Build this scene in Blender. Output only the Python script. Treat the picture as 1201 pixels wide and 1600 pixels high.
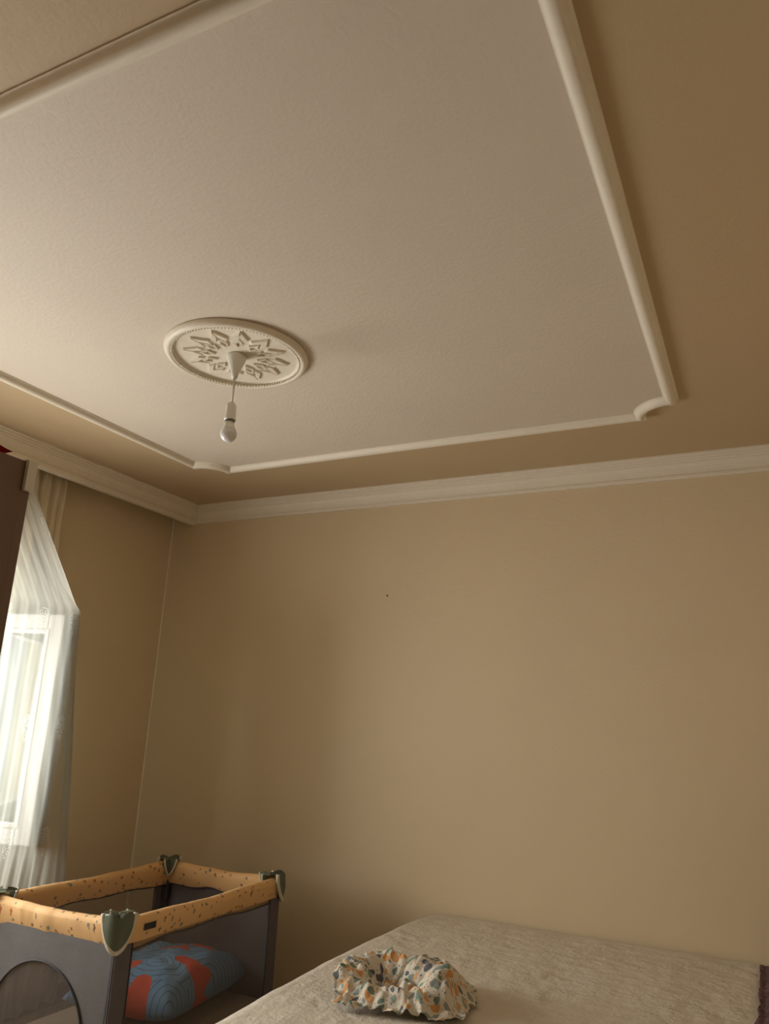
import bpy, bmesh, math, random
from mathutils import Vector, Matrix, noise
for o in list(bpy.data.objects): bpy.data.objects.remove(o)
S = bpy.context.scene; COL = S.collection
PI = math.pi
random.seed(5)

# ------------------------------------------------------------ camera
EYE = Vector((0, 0, 1.45))
R0 = (0.89660551, 0.44059645, 0.04442215)
R1 = (-0.08000664, 0.25983702, -0.96233241)
R2 = (-0.43554276, 0.85927847, 0.26822194)
cd = bpy.data.cameras.new('camera'); cam = bpy.data.objects.new('camera', cd); COL.objects.link(cam)
cd.sensor_fit = 'VERTICAL'; cd.sensor_height = 24; cd.sensor_width = 18; cd.lens = 1189.38 / 1600 * 24
cd.clip_start = 0.02
M = Matrix.Identity(4)
for i in range(3):
    M[i][0] = R0[i]; M[i][1] = -R1[i]; M[i][2] = -R2[i]; M[i][3] = EYE[i]
cam.matrix_world = M
S.camera = cam

# ------------------------------------------------------------ light
w = bpy.data.worlds.new('overcast_sky'); S.world = w; w.use_nodes = True
bg = w.node_tree.nodes['Background']; bg.inputs[0].default_value = (0.86, 0.93, 1.0, 1); bg.inputs[1].default_value = 3.0
ld = bpy.data.lights.new('window_daylight', 'AREA'); ld.shape = 'RECTANGLE'; ld.size = 1.05; ld.size_y = .90
ld.energy = 66; ld.color = (1.0, 0.975, 0.91)
lo = bpy.data.objects.new('window_daylight', ld); COL.objects.link(lo)
lo.location = (-3.72, 1.68, 1.36); lo.rotation_euler = (0, -PI/2, 0)
S.view_settings.view_transform = 'Standard'; S.view_settings.look = 'None'
S.view_settings.exposure = 0.40; S.view_settings.gamma = 1.0; S.view_settings.use_curve_mapping = False

# ------------------------------------------------------------ material helpers
def srgb(r, g, b):
    f = lambda c: ((c/255+0.055)/1.055)**2.4 if c/255 > 0.04045 else c/255/12.92
    return (f(r), f(g), f(b), 1)
class NT:
    def __init__(s, name):
        s.m = bpy.data.materials.new(name); s.m.use_nodes = True
        s.t = s.m.node_tree; s.bsdf = s.t.nodes['Principled BSDF']; s.out = s.t.nodes['Material Output']
    def n(s, typ, **kw):
        nd = s.t.nodes.new(typ)
        for k, v in kw.items():
            if k.startswith('i_'):
                key = k[2:]; nd.inputs[int(key) if key.isdigit() else key.replace('_', ' ')].default_value = v
            else: setattr(nd, k, v)
        return nd
    def l(s, a, b): s.t.links.new(a, b)
    def math(s, op, a, b=None, clamp=False):
        nd = s.t.nodes.new('ShaderNodeMath'); nd.operation = op; nd.use_clamp = clamp
        for i, x in enumerate((a, b)):
            if x is None: continue
            if hasattr(x, 'links'): s.l(x, nd.inputs[i])
            else: nd.inputs[i].default_value = x
        return nd.outputs[0]
    def mix(s, fac, a, b):
        nd = s.t.nodes.new('ShaderNodeMix'); nd.data_type = 'RGBA'
        for i, x in ((0, fac), (6, a), (7, b)):
            if hasattr(x, 'links'): s.l(x, nd.inputs[i])
            else: nd.inputs[i].default_value = x
        return nd.outputs[2]
    def vec(s, kind='Object', scale=(1, 1, 1)):
        tc = s.n('ShaderNodeTexCoord'); mp = s.n('ShaderNodeMapping'); mp.inputs['Scale'].default_value = scale
        s.l(tc.outputs[kind], mp.inputs[0]); return mp.outputs[0]
    def bump(s, h, strength=.3, dist=.01):
        b = s.n('ShaderNodeBump'); b.inputs['Strength'].default_value = strength; b.inputs['Distance'].default_value = dist
        s.l(h, b.inputs['Height']); s.l(b.outputs[0], s.bsdf.inputs['Normal']); return b
def plain(name, col, rough=.6, nscale=40, nstr=.06, metallic=0, bump=0, bscale=200):
    t = NT(name); v = t.vec()
    nz = t.n('ShaderNodeTexNoise', i_Scale=nscale, i_Detail=4.0); t.l(v, nz.inputs['Vector'])
    dark = tuple(c*(1-nstr*2.2) for c in col[:3]) + (1,)
    t.l(t.mix(nz.outputs['Fac'], dark, col), t.bsdf.inputs['Base Color'])
    t.bsdf.inputs['Roughness'].default_value = rough; t.bsdf.inputs['Metallic'].default_value = metallic
    if bump:
        n2 = t.n('ShaderNodeTexNoise', i_Scale=bscale, i_Detail=3.0); t.l(v, n2.inputs['Vector'])
        t.bump(n2.outputs['Fac'], bump, .004)
    return t.m
def paint(name, col, bs=.35, scale=150, blotch=.05):
    t = NT(name); v = t.vec()
    a = t.n('ShaderNodeTexNoise', i_Scale=1.3, i_Detail=5.0); t.l(v, a.inputs['Vector'])
    dark = tuple(c*(1-blotch*2) for c in col[:3]) + (1,)
    t.l(t.mix(a.outputs['Fac'], dark, col), t.bsdf.inputs['Base Color'])
    t.bsdf.inputs['Roughness'].default_value = .62
    b = t.n('ShaderNodeTexNoise', i_Scale=scale, i_Detail=4.0, i_Roughness=.6); t.l(v, b.inputs['Vector'])
    c = t.n('ShaderNodeTexNoise', i_Scale=14.0, i_Detail=6.0, i_Roughness=.7); t.l(v, c.inputs['Vector'])
    h = t.math('ADD', t.math('MULTIPLY', b.outputs['Fac'], 1.0), t.math('MULTIPLY', c.outputs['Fac'], 1.2))
    t.bump(h, bs, .0022)
    return t.m

WALL = paint('beige_wall_paint', (.70, .56, .365, 1), .45, 120)
CEIL_OUT = paint('beige_ceiling_paint', (.56, .415, .25, 1), .5, 90)
CEIL_IN = paint('pale_ceiling_paint', (.73, .63, .525, 1), .6, 80)
WHITE = plain('white_plaster', (.82, .735, .61, 1), .5, 30, .04, bump=.08, bscale=60)
PLAST = plain('white_plastic', (.78, .75, .68, 1), .3, 20, .02)

# ------------------------------------------------------------ geometry helpers
def link(name, bm, mat, parent=None, smooth=False, kind=None, label=None):
    me = bpy.data.meshes.new(name); bm.normal_update(); bm.to_mesh(me); bm.free()
    mats = mat if isinstance(mat, (list, tuple)) else [mat]
    for m in mats: me.materials.append(m)
    if smooth:
        for p in me.polygons: p.use_smooth = True
    o = bpy.data.objects.new(name, me); COL.objects.link(o)
    if parent: o.parent = parent
    if kind: o['kind'] = kind
    if label: o['label'] = label
    return o
def thing(name, loc, label, cat, group=None):
    o = bpy.data.objects.new(name, None); COL.objects.link(o); o.location = loc; o.empty_display_size = .1
    o['label'] = label; o['category'] = cat
    if group: o['group'] = group
    return o
def tag(o, label, cat):
    o['label'] = label; o['category'] = cat; return o
def reparent(root):
    """children were built in world coordinates: shift them under the root's location"""
    bpy.context.view_layer.update()
    inv = root.matrix_world.inverted()
    for c in root.children: c.matrix_parent_inverse = inv
def box(bm, lo, hi, bev=0, seg=2):
    c = [(a+b)/2 for a, b in zip(lo, hi)]; d = [abs(b-a) for a, b in zip(lo, hi)]
    r = bmesh.ops.create_cube(bm, size=1, matrix=Matrix.Translation(c) @ Matrix.Diagonal((*d, 1)))
    if bev:
        es = set(e for v in r['verts'] for e in v.link_edges)
        bmesh.ops.bevel(bm, geom=list(es), offset=bev, segments=seg, affect='EDGES', profile=.5)
    return bm
def nb(): return bmesh.new()
def frames(path, closed=False, up=Vector((0, 0, 1))):
    n = len(path); out = []
    for i, p in enumerate(path):
        a = path[(i-1) % n] if (closed or i > 0) else path[i]
        b = path[(i+1) % n] if (closed or i < n-1) else path[i]
        t = (b-a).normalized(); s = t.cross(up)
        if s.length < 1e-4: s = t.cross(Vector((0, 1, 0)))
        s.normalize(); u = s.cross(t).normalized(); out.append((p, s, u))
    return out
def sweep(bm, path, prof, closed=False, scale=None, up=Vector((0, 0, 1)), caps=True):
    """prof: closed loop of (s, u) offsets"""
    fr = frames(path, closed, up); rings = []
    for k, (p, s, u) in enumerate(fr):
        q = scale(k) if scale else 1
        rings.append([bm.verts.new(p + s*a*q + u*b*q) for a, b in prof])
    m = len(prof); n = len(rings)
    for i in range(n if closed else n-1):
        A = rings[i]; B = rings[(i+1) % n]
        for j in range(m):
            bm.faces.new((A[j], A[(j+1) % m], B[(j+1) % m], B[j]))
    if not closed and caps:
        bm.faces.new(rings[0]); bm.faces.new(list(reversed(rings[-1])))
    bmesh.ops.recalc_face_normals(bm, faces=bm.faces)
    return rings
def circ(r, n=10): return [(r*math.cos(2*PI*i/n), r*math.sin(2*PI*i/n)) for i in range(n)]
def tube(bm, path, r, n=10, **k): return sweep(bm, [Vector(p) for p in path], circ(r, n), **k)
def lathe(bm, prof, c, n=32):
    rings = []
    for r, z in prof:
        rings.append([bm.verts.new((c[0]+r*math.cos(2*PI*i/n), c[1]+r*math.sin(2*PI*i/n), z)) for i in range(n)])
    for A, B in zip(rings, rings[1:]):
        for j in range(n): bm.faces.new((A[j], A[(j+1) % n], B[(j+1) % n], B[j]))
    for A in (rings[0], rings[-1]):
        if A[0].co != A[1].co: bm.faces.new(A)
    bmesh.ops.remove_doubles(bm, verts=bm.verts, dist=1e-6)
    bmesh.ops.recalc_face_normals(bm, faces=bm.faces)
def prism(bm, poly, z0, z1):
    a = [bm.verts.new((x, y, z0)) for x, y in poly]; b = [bm.verts.new((x, y, z1)) for x, y in poly]
    n = len(poly)
    bm.faces.new(a); bm.faces.new(b)
    for i in range(n): bm.faces.new((a[i], a[(i+1) % n], b[(i+1) % n], b[i]))
    bmesh.ops.recalc_face_normals(bm, faces=bm.faces)
def surf(bm, f, nu, nv, uvs=True, thick=0):
    uvl = bm.loops.layers.uv.verify()
    V = [[bm.verts.new(f(i/nu, j/nv)[0]) for j in range(nv+1)] for i in range(nu+1)]
    U = [[f(i/nu, j/nv)[1] for j in range(nv+1)] for i in range(nu+1)]
    for i in range(nu):
        for j in range(nv):
            fc = bm.faces.new((V[i][j], V[i+1][j], V[i+1][j+1], V[i][j+1]))
            for lp, (a, b) in zip(fc.loops, ((i, j), (i+1, j), (i+1, j+1), (i, j+1))): lp[uvl].uv = U[a][b]
    return V

# ------------------------------------------------------------ room dimensions
XL, XR, YB, YN, ZC = -3.42, 0.42, 3.70, -1.40, 2.75
WY0, WY1, WZ0, WZ1 = 0.95, 2.42, 0.86, 1.90      # window opening in the left wall
T = .2
# ------------------------------------------------------------ setting: shell
fl = NT('pale_laminate_floor'); v = fl.vec('Object', (1, 1, 1))
br = fl.n('ShaderNodeTexBrick', i_Scale=1.0); br.inputs['Brick Width'].default_value = 1.2; br.inputs['Row Height'].default_value = .19
br.inputs['Mortar Size'].default_value = .002; br.inputs['Color1'].default_value = (.40, .31, .21, 1); br.inputs['Color2'].default_value = (.46, .36, .25, 1)
br.inputs['Mortar'].default_value = (.12, .08, .05, 1); fl.l(v, br.inputs[0])
v2 = fl.vec('Object', (3, 40, 3)); gn = fl.n('ShaderNodeTexNoise', i_Scale=2.0, i_Detail=6.0); fl.l(v2, gn.inputs[0])
fl.l(fl.mix(fl.math('MULTIPLY', gn.outputs['Fac'], .5), br.outputs['Color'], (.26, .19, .12, 1)), fl.bsdf.inputs['Base Color'])
fl.bsdf.inputs['Roughness'].default_value = .4
link('floor', box(nb(), (XL-T, YN-T, -.08), (XR+T, YB+T, 0)), fl.m, kind='structure')
link('wall_back', box(nb(), (XL-T, YB, 0), (XR+T, YB+T, ZC)), WALL, kind='structure')
link('wall_right', box(nb(), (XR, YN-T, 0), (XR+T, YB, ZC)), WALL, kind='structure')
bm = nb(); box(bm, (-.80, YN-T, 0), (XR, YN, ZC)); box(bm, (XL-T, YN-T, 0), (-.80, .28, ZC)); link('wall_near', bm, WALL, kind='structure')
bm = nb()
box(bm, (XL-T, .28, 0), (XL, WY0, ZC)); box(bm, (XL-T, WY1, 0), (XL, YB, ZC))
box(bm, (XL-T, WY0, 0), (XL, WY1, WZ0)); box(bm, (XL-T, WY0, WZ1), (XL, WY1, ZC))
wl = link('wall_left', bm, WALL, kind='structure')
bm = nb(); tube(bm, [(XL+.001, YB-.001, .09), (XL+.001, YB-.001, 2.74)], .0055, 6)
link('corner_caulk_bead', bm, plain('caulk', (.84, .74, .58, 1), .6), wl, label='pale caulk line down the room corner')
wb = bpy.data.objects['wall_back']
def hole(px_, pz_, r=.004):
    bm = nb(); box(bm, (px_-r, YB-.003, pz_-r), (px_+r, YB+.002, pz_+r), .0012)
    return bm
link('nail_head', hole(-1.835, 2.126, .0045), plain('dark_nail', (.10, .07, .04, 1), .5), wb, label='dark nail head in the bare wall')

# tray outline (centre line of the moulding), clockwise with concave scalloped corners
RB = (-.262, 3.115); LB = (-2.672, 3.125); LN = (-2.715, .860); RN = (-.252, .858)
def scallop(c, p_from, p_to, r=.135, n=9):
    """arc centred on the rectangle's corner, running from one side to the other through the inside"""
    a0 = math.atan2(p_from[1]-c[1], p_from[0]-c[0]); a1 = math.atan2(p_to[1]-c[1], p_to[0]-c[0])
    d = (a1-a0+PI) % (2*PI) - PI
    return [(c[0]+r*math.cos(a0+d*i/n), c[1]+r*math.sin(a0+d*i/n)) for i in range(n+1)]
corners = [RB, LB, LN, RN]
arcs = []
for i, c in enumerate(corners):
    prev = corners[i-1]; nxt = corners[(i+1) % 4]
    arcs.append(scallop(c, prev, nxt))
poly = [p for a in arcs for p in a]
# ceiling: beige slab with the pale centre field as a separate thin coat
bm = nb(); box(bm, (XL-T, YN-T, ZC), (XR+T, YB+T, ZC+.12)); cl = link('ceiling', bm, CEIL_OUT, kind='structure')
bm = nb(); prism(bm, poly, ZC-.0012, ZC+.001); link('center_field', bm, CEIL_IN, cl, label='paler painted centre field inside the moulding')
# mouldings
def mould(wd=.056, h=.027):
    k = wd/2
    pts = [(-k, .002), (-k, -.004), (-k*.86, -.005), (-k*.80, -.008)]
    for i in range(9):
        a = PI*(i+.5)/9
        pts.append((-k*.74*math.cos(a), -.008-(h-.008)*math.sin(a)))
    pts += [(k*.80, -.008), (k*.86, -.005), (k, -.004), (k, .002)]
    return pts
tray = bpy.data.objects.new('trim_1', None); COL.objects.link(tray); tray['kind'] = 'structure'
tray['label'] = 'white half-round moulding framing the pale centre of the ceiling'
for i in range(4):
    a = arcs[i][-1]; b = arcs[(i+1) % 4][0]
    A = Vector((a[0], a[1], ZC)); B = Vector((b[0], b[1], ZC)); d = (B-A).normalized()
    n = 40; path = []
    for k in range(n+1):
        p = A.lerp(B, k/n)
        if k == 0: p = A - d*.022
        if k == n: p = B + d*.022
        path.append(p + Vector((noise.noise(p*1.3)*.003, noise.noise(p*1.3+Vector((9, 0, 0)))*.003, 0)))
    bm = nb(); sweep(bm, path, mould()); link('moulding_strip', bm, WHITE, tray, True)
    bm = nb(); sweep(bm, [Vector((x, y, ZC)) for x, y in arcs[i]], mould(.052, .031)); link('scalloped_corner', bm, WHITE, tray, True)
for o in tray.children:
    m = o.modifiers.new('e', 'EDGE_SPLIT'); m.split_angle = math.radians(50)

# cornices: profile runs (projection from wall, height)
def cornice_prof(h=.118, pr=.045):
    return [(0, 0), (pr, 0), (pr, -.009), (pr-.006, -.013), (pr-.006, -.021), (pr-.012, -.025), (pr-.012, -.033),
            (pr-.017, -.037), (pr-.017, -.045), (pr-.021, -.049), (pr-.026, -.062), (pr-.030, -.080), (pr-.031, -.094),
            (pr-.025, -.098), (pr-.025, -h+.004), (pr-.029, -h), (0, -h)]
def run_cornice(name, A, B, inward, prof, mitreA=0, mitreB=0, label=None, z=ZC):
    bm = nb(); A = Vector(A); B = Vector(B); d = (B-A).normalized(); n = 30
    rings = []
    for k in range(n+1):
        t = k/n; ring = []
        for p, h in prof:
            base = A.lerp(B, t)
            if k == 0: base = A + d*p*mitreA
            if k == n: base = B - d*p*mitreB
            q = base + Vector(inward)*p
            wob = noise.noise(Vector((base.x*1.1, base.y*1.1, 3)))*.0025 if 0 < k < n else 0
            ring.append(bm.verts.new((q.x, q.y, z + h + wob*(1 if h < -.001 else 0))))
        rings.append(ring)
    m = len(prof)
    for i in range(n):
        for j in range(m): bm.faces.new((rings[i][j], rings[i][(j+1) % m], rings[i+1][(j+1) % m], rings[i+1][j]))
    bm.faces.new(rings[0]); bm.faces.new(rings[-1])
    bmesh.ops.recalc_face_normals(bm, faces=bm.faces)
    return link(name, bm, WHITE, kind='structure', label=label)
XP = -3.235
run_cornice('trim_2', (XP, YB, 0), (XR, YB, 0), (0, -1, 0), cornice_prof(.115), 1, 1, 'stepped white cornice along the top of the back wall')
pp = [(-.018, 0)] + cornice_prof(.125, .046)[1:-1] + [(-.018, -.125)]
run_cornice('trim_3', (XP, .28, 0), (XP, YB, 0), (1, 0, 0), pp, 1, 1, 'stepped white cornice used as curtain pelmet on the window side')
run_cornice('trim_4', (XR, YN, 0), (XR, YB, 0), (-1, 0, 0), cornice_prof(.115), 1, 1)
run_cornice('trim_5', (XP, .28, 0), (-.80, .28, 0), (0, 1, 0), cornice_prof(.115), 1, 0)
# baseboards
WOOD = NT('brown_wood'); v = WOOD.vec('Object', (6, 1.2, 30)); n_ = WOOD.n('ShaderNodeTexNoise', i_Scale=4.0, i_Detail=6.0); WOOD.l(v, n_.inputs[0])
WOOD.l(WOOD.mix(n_.outputs['Fac'], (.10, .055, .025, 1), (.30, .18, .09, 1)), WOOD.bsdf.inputs['Base Color']); WOOD.bsdf.inputs['Roughness'].default_value = .4
bm = nb(); box(bm, (XL, .28, 0), (XL+.016, YB, .085), .004); box(bm, (XL+.016, .28, 0), (XL+.028, YB, .022), .004)
link('baseboard_left', bm, WOOD.m, kind='structure')
bm = nb(); box(bm, (XL+.03, YB-.016, 0), (XR, YB, .085), .004); link('baseboard_back', bm, WOOD.m, kind='structure')

# ------------------------------------------------------------ window_1
PVC = plain('white_pvc', (.80, .79, .76, 1), .3, 15, .02)
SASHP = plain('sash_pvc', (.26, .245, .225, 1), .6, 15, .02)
GASK = plain('grey_gasket', (.13, .13, .13, 1), .6)
STEEL = plain('lock_steel', (.35, .33, .31, 1), .35, metallic=.8)
gl = NT('window_glass'); gl.t.nodes.remove(gl.bsdf)
tr = gl.n('ShaderNodeBsdfTransparent'); tr.inputs[0].default_value = (.93, .96, .94, 1)
fr = gl.n('ShaderNodeBsdfTranslucent'); fr.inputs[0].default_value = (.40, .46, .40, 1); fm = gl.n('ShaderNodeMixShader'); fm.inputs[0].default_value = .52
gl.l(tr.outputs[0], fm.inputs[1]); gl.l(fr.outputs[0], fm.inputs[2])
gs = gl.n('ShaderNodeBsdfGlossy'); gs.inputs['Roughness'].default_value = .03
fz = gl.n('ShaderNodeFresnel', i_IOR=1.5); mx = gl.n('ShaderNodeMixShader')
gl.l(fz.outputs[0], mx.inputs[0]); gl.l(fm.outputs[0], mx.inputs[1]); gl.l(gs.outputs[0], mx.inputs[2]); gl.l(mx.outputs[0], gl.out.inputs[0])
win = bpy.data.objects.new('window_1', None); COL.objects.link(win); win['kind'] = 'structure'
win['label'] = 'white framed window on the left wall with one sash swung inward'
win.location = (XL, (WY0+WY1)/2, WZ0)
def rect_frame(bm, o, du, dv, dn, w_, h_, fw, th, bev=.004):
    """four mitre-less bars; o origin corner, du/dv/dn unit vectors"""
    def bar(u0, u1, v0, v1):
        bb = nb(); box(bb, (u0, v0, 0), (u1, v1, th), bev)
        mt = Matrix((( du.x, dv.x, dn.x, o.x), (du.y, dv.y, dn.y, o.y), (du.z, dv.z, dn.z, o.z), (0, 0, 0, 1)))
        bmesh.ops.transform(bb, matrix=mt, verts=bb.verts)
        me = bpy.data.meshes.new('t'); bb.to_mesh(me); bb.free(); bm.from_mesh(me); bpy.data.meshes.remove(me)
    bar(0, fw, 0, h_); bar(w_-fw, w_, 0, h_); bar(fw, w_-fw, 0, fw); bar(fw, w_-fw, h_-fw, h_)
bm = nb(); X3 = Vector((0, 1, 0)); Z3 = Vector((0, 0, 1)); N3 = Vector((1, 0, 0))
rect_frame(bm, Vector((XL-.09, WY0, WZ0)), X3, Z3, N3, WY1-WY0, WZ1-WZ0, .055, .07)

link('window_frame', bm, PVC, win)
bm = nb(); box(bm, (XL-.14, WY0, WZ0-.03), (XL+.03, WY1, WZ0), .006); link('window_sill', bm, plain('marble_sill', (.62, .58, .52, 1), .3, 8, .12), win)
def sash(hinge, ang, wid, hgt, z0, near_dir=1, name='sash', lab=None):
    du = Vector((math.cos(ang), math.sin(ang), 0)); dn = Vector((-math.sin(ang), math.cos(ang), 0))*near_dir
    o = Vector((hinge[0], hinge[1], z0)); th = .078
    bm = nb(); rect_frame(bm, o, du, Z3, dn, wid, hgt, .082, th, .006)
    rect_frame(bm, o + du*.07 + Z3*.07 - dn*.004, du, Z3, dn, wid-.14, hgt-.14, .018, th+.008, .003)
    s = link(name, bm, SASHP, win, label=lab)
    def obox(u0, u1, v0, v1, n0, n1):
        bb = nb(); box(bb, (u0, v0, n0), (u1, v1, n1), .001, 1)
        bmesh.ops.transform(bb, matrix=Matrix(((du.x, 0, dn.x, o.x), (du.y, 0, dn.y, o.y), (0, 1, 0, o.z), (0, 0, 0, 1))), verts=bb.verts); return bb
    bm = obox(.085, wid-.085, .085, hgt-.085, .034, .044); link('glass_pane', bm, gl.m, s)
    bm = obox(-.004, wid+.004, hgt-.010, hgt+.001, .066, .080); 
    for a in ((wid-.001, wid+.006, 0, hgt, .066, .082), (-.0, wid, -.002, .008, .066, .080)):
        b2 = obox(*a); me = bpy.data.meshes.new('t'); b2.to_mesh(me); b2.free(); bm.from_mesh(me); bpy.data.meshes.remove(me)
    link('rubber_gasket', bm, GASK, s)
    bm = obox(wid-.001, wid+.0035, .03, hgt-.03, .024, .050); link('lock_strip', bm, STEEL, s, label='steel lock strip on the sash edge')
    for q in (.25, .5, .75):
        link('lock_cam', obox(wid+.002, wid+.010, hgt*q-.012, hgt*q+.012, .028, .046), STEEL, s)
    return s
# opened inward past the perpendicular; the near twin is unseen, added to hold the light-spreading curtain bulge
SA = math.atan2(.150, .50)
sash((-3.405, 2.375), SA, .510, 1.005, .872, 1, lab='inward opened sash standing out from the wall')
sash((-3.405, .975), -SA, .510, 1.005, .872, -1, lab='added unseen near sash, opened inward to hold the curtain out')
reparent(win)

# ------------------------------------------------------------ curtain
sh = NT('embroidered_sheer'); sh.t.nodes.remove(sh.bsdf)
uv = sh.n('ShaderNodeTexCoord').outputs['UV']
sp = sh.n('ShaderNodeSeparateXYZ'); sh.l(uv, sp.inputs[0])
CW, CH = .235, .47
def motif_mask(t, ox, oz, sx, sz):
    fx = t.math('SUBTRACT', t.math('FRACT', t.math('ADD', t.math('DIVIDE', sp.outputs[0], CW), ox)), .5)
    fz_ = t.math('SUBTRACT', t.math('FRACT', t.math('ADD', t.math('DIVIDE', sp.outputs[1], CH), oz)), .5)
    ax = t.math('DIVIDE', t.math('MULTIPLY', fx, CW), sx); az = t.math('DIVIDE', t.math('MULTIPLY', fz_, CH), sz)
    # leaf fan: wide at the top, a point at the foot
    wid = t.math('ADD', .62, t.math('MULTIPLY', az, .5))
    ax = t.math('DIVIDE', ax, wid)
    d = t.math('ADD', t.math('MULTIPLY', ax, ax), t.math('MULTIPLY', az, az))
    return t.math('LESS_THAN', d, 1.0)
m1 = motif_mask(sh, .564, .606, .042, .062)
vo = sh.n('ShaderNodeTexVoronoi', i_Scale=105.0); vo.feature = 'DISTANCE_TO_EDGE'; sh.l(uv, vo.inputs['Vector'])
lace = sh.math('GREATER_THAN', vo.outputs['Distance'], .14)
emb = sh.math('MULTIPLY', m1, lace)
hemband = sh.math('LESS_THAN', sp.outputs[1], .075)
vo2 = sh.n('ShaderNodeTexVoronoi', i_Scale=70.0); sh.l(uv, vo2.inputs['Vector'])
emb = sh.math('MAXIMUM', emb, sh.math('MULTIPLY', hemband, sh.math('LESS_THAN', vo2.outputs['Distance'], .45)))
weave = sh.n('ShaderNodeTexNoise', i_Scale=300.0, i_Detail=2.0); sh.l(uv, weave.inputs['Vector'])
tp = sh.n('ShaderNodeBsdfTransparent'); tl = sh.n('ShaderNodeBsdfTranslucent'); df = sh.n('ShaderNodeBsdfDiffuse')
tl.inputs[0].default_value = (.42, .435, .39, 1); df.inputs[0].default_value = (.78, .74, .66, 1)
mA = sh.n('ShaderNodeMixShader'); mA.inputs[0].default_value = .42; sh.l(tl.outputs[0], mA.inputs[1]); sh.l(df.outputs[0], mA.inputs[2])
mB = sh.n('ShaderNodeMixShader')
lw = sh.n('ShaderNodeLayerWeight', i_Blend=.25)
cov = sh.math('ADD', sh.math('MULTIPLY', lw.outputs['Facing'], .45), sh.math('ADD', .36, sh.math('MULTIPLY', weave.outputs['Fac'], .08)), True)
cov = sh.math('MAXIMUM', cov, sh.math('MULTIPLY', emb, .80))
sh.l(cov, mB.inputs[0]); sh.l(tp.outputs[0], mB.inputs[1]); sh.l(mA.outputs[0], mB.inputs[2]); sh.l(mB.outputs[0], sh.out.inputs[0])

def catmull(P, t):
    n = len(P)-1; x = max(0, min(n-1e-6, t*n)); i = int(x); f = x-i
    p0 = P[max(i-1, 0)]; p1 = P[i]; p2 = P[i+1]; p3 = P[min(i+2, n)]
    return tuple(.5*((2*b)+(-a+c)*f+(2*a-5*b+4*c-d)*f*f+(-a+3*b-3*c+d)*f**3) for a, b, c, d in zip(p0, p1, p2, p3))
def lin(P, t):
    n = len(P)-1; x = max(0, min(n-1e-6, t*n)); i = int(x); f = x-i
    return tuple(a+(b-a)*f for a, b in zip(P[i], P[i+1]))
ZK = [2.655, 2.42, 2.15, 1.90, 1.60, 1.27, .87, .50, .09]
G = [  # guide columns: (x, y) at each height ZK, width position in metres of cloth, fold amplitude at each height
 dict(w=-.50, p=[(-3.36, .70), (-3.34, .70), (-3.31, .70), (-3.28, .70), (-3.27, .70), (-3.27, .70), (-3.28, .70), (-3.30, .70), (-3.32, .70)], a=[.02, .02, .015, .01, .01, .01, .015, .02, .02]),
 dict(w=-.05, p=[(-3.34, .90), (-3.21, .87), (-3.05, .84), (-2.90, .81), (-2.89, .80), (-2.89, .80), (-2.90, .80), (-3.00, .80), (-3.10, .82)], a=[.012, .004, .002, 0, 0, 0, .002, .012, .02]),  # unseen near stretch, bulged into the room to scatter the window light
 dict(w=1.2, p=[(-3.34, 1.80), (-3.20, 1.80), (-3.04, 1.82), (-2.91, 1.85), (-2.90, 1.85), (-2.90, 1.85), (-2.91, 1.85), (-3.01, 1.86), (-3.12, 1.88)], a=[.012, .006, .004, .004, .005, .006, .008, .015, .02]),
 dict(w=1.90, p=[(-3.33, 2.36), (-3.20, 2.37), (-3.05, 2.39), (-2.905, 2.42), (-2.90, 2.42), (-2.90, 2.42), (-2.91, 2.43), (-3.03, 2.50), (-3.15, 2.58)], a=[.012, .005, .003, .001, .002, .002, .003, .010, .018]),
 dict(w=2.12, p=[(-3.33, 2.49), (-3.20, 2.51), (-3.04, 2.54), (-2.888, 2.560), (-2.886, 2.572), (-2.886, 2.580), (-2.89, 2.59), (-3.02, 2.68), (-3.18, 2.78)], a=[.010, .002, .001, 0, 0, 0, .001, .010, .018]),
 dict(w=2.30, p=[(-3.375, 2.545), (-3.375, 2.56), (-3.20, 2.61), (-2.905, 2.590), (-2.93, 2.645), (-2.98, 2.728), (-3.02, 2.80), (-3.10, 2.91), (-3.20, 3.02)], a=[.012, .010, .010, .001, .002, .003, .006, .010, .016]),
 dict(w=2.75, p=[(-3.38, 2.62), (-3.38, 2.65), (-3.37, 2.67), (-3.24, 2.70), (-3.18, 2.76), (-3.12, 2.82), (-3.14, 2.90), (-3.18, 2.98), (-3.25, 3.08)], a=[.010, .010, .010, .010, .006, .005, .008, .012, .014]),
 dict(w=3.05, p=[(-3.38, 2.700), (-3.38, 2.705), (-3.37, 2.72), (-3.31, 2.78), (-3.25, 2.83), (-3.20, 2.90), (-3.20, 2.97), (-3.24, 3.04), (-3.29, 3.125)], a=[.014, .012, .010, .008, .006, .006, .006, .008, .008]),
]
WT = G[-1]['w']
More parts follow.
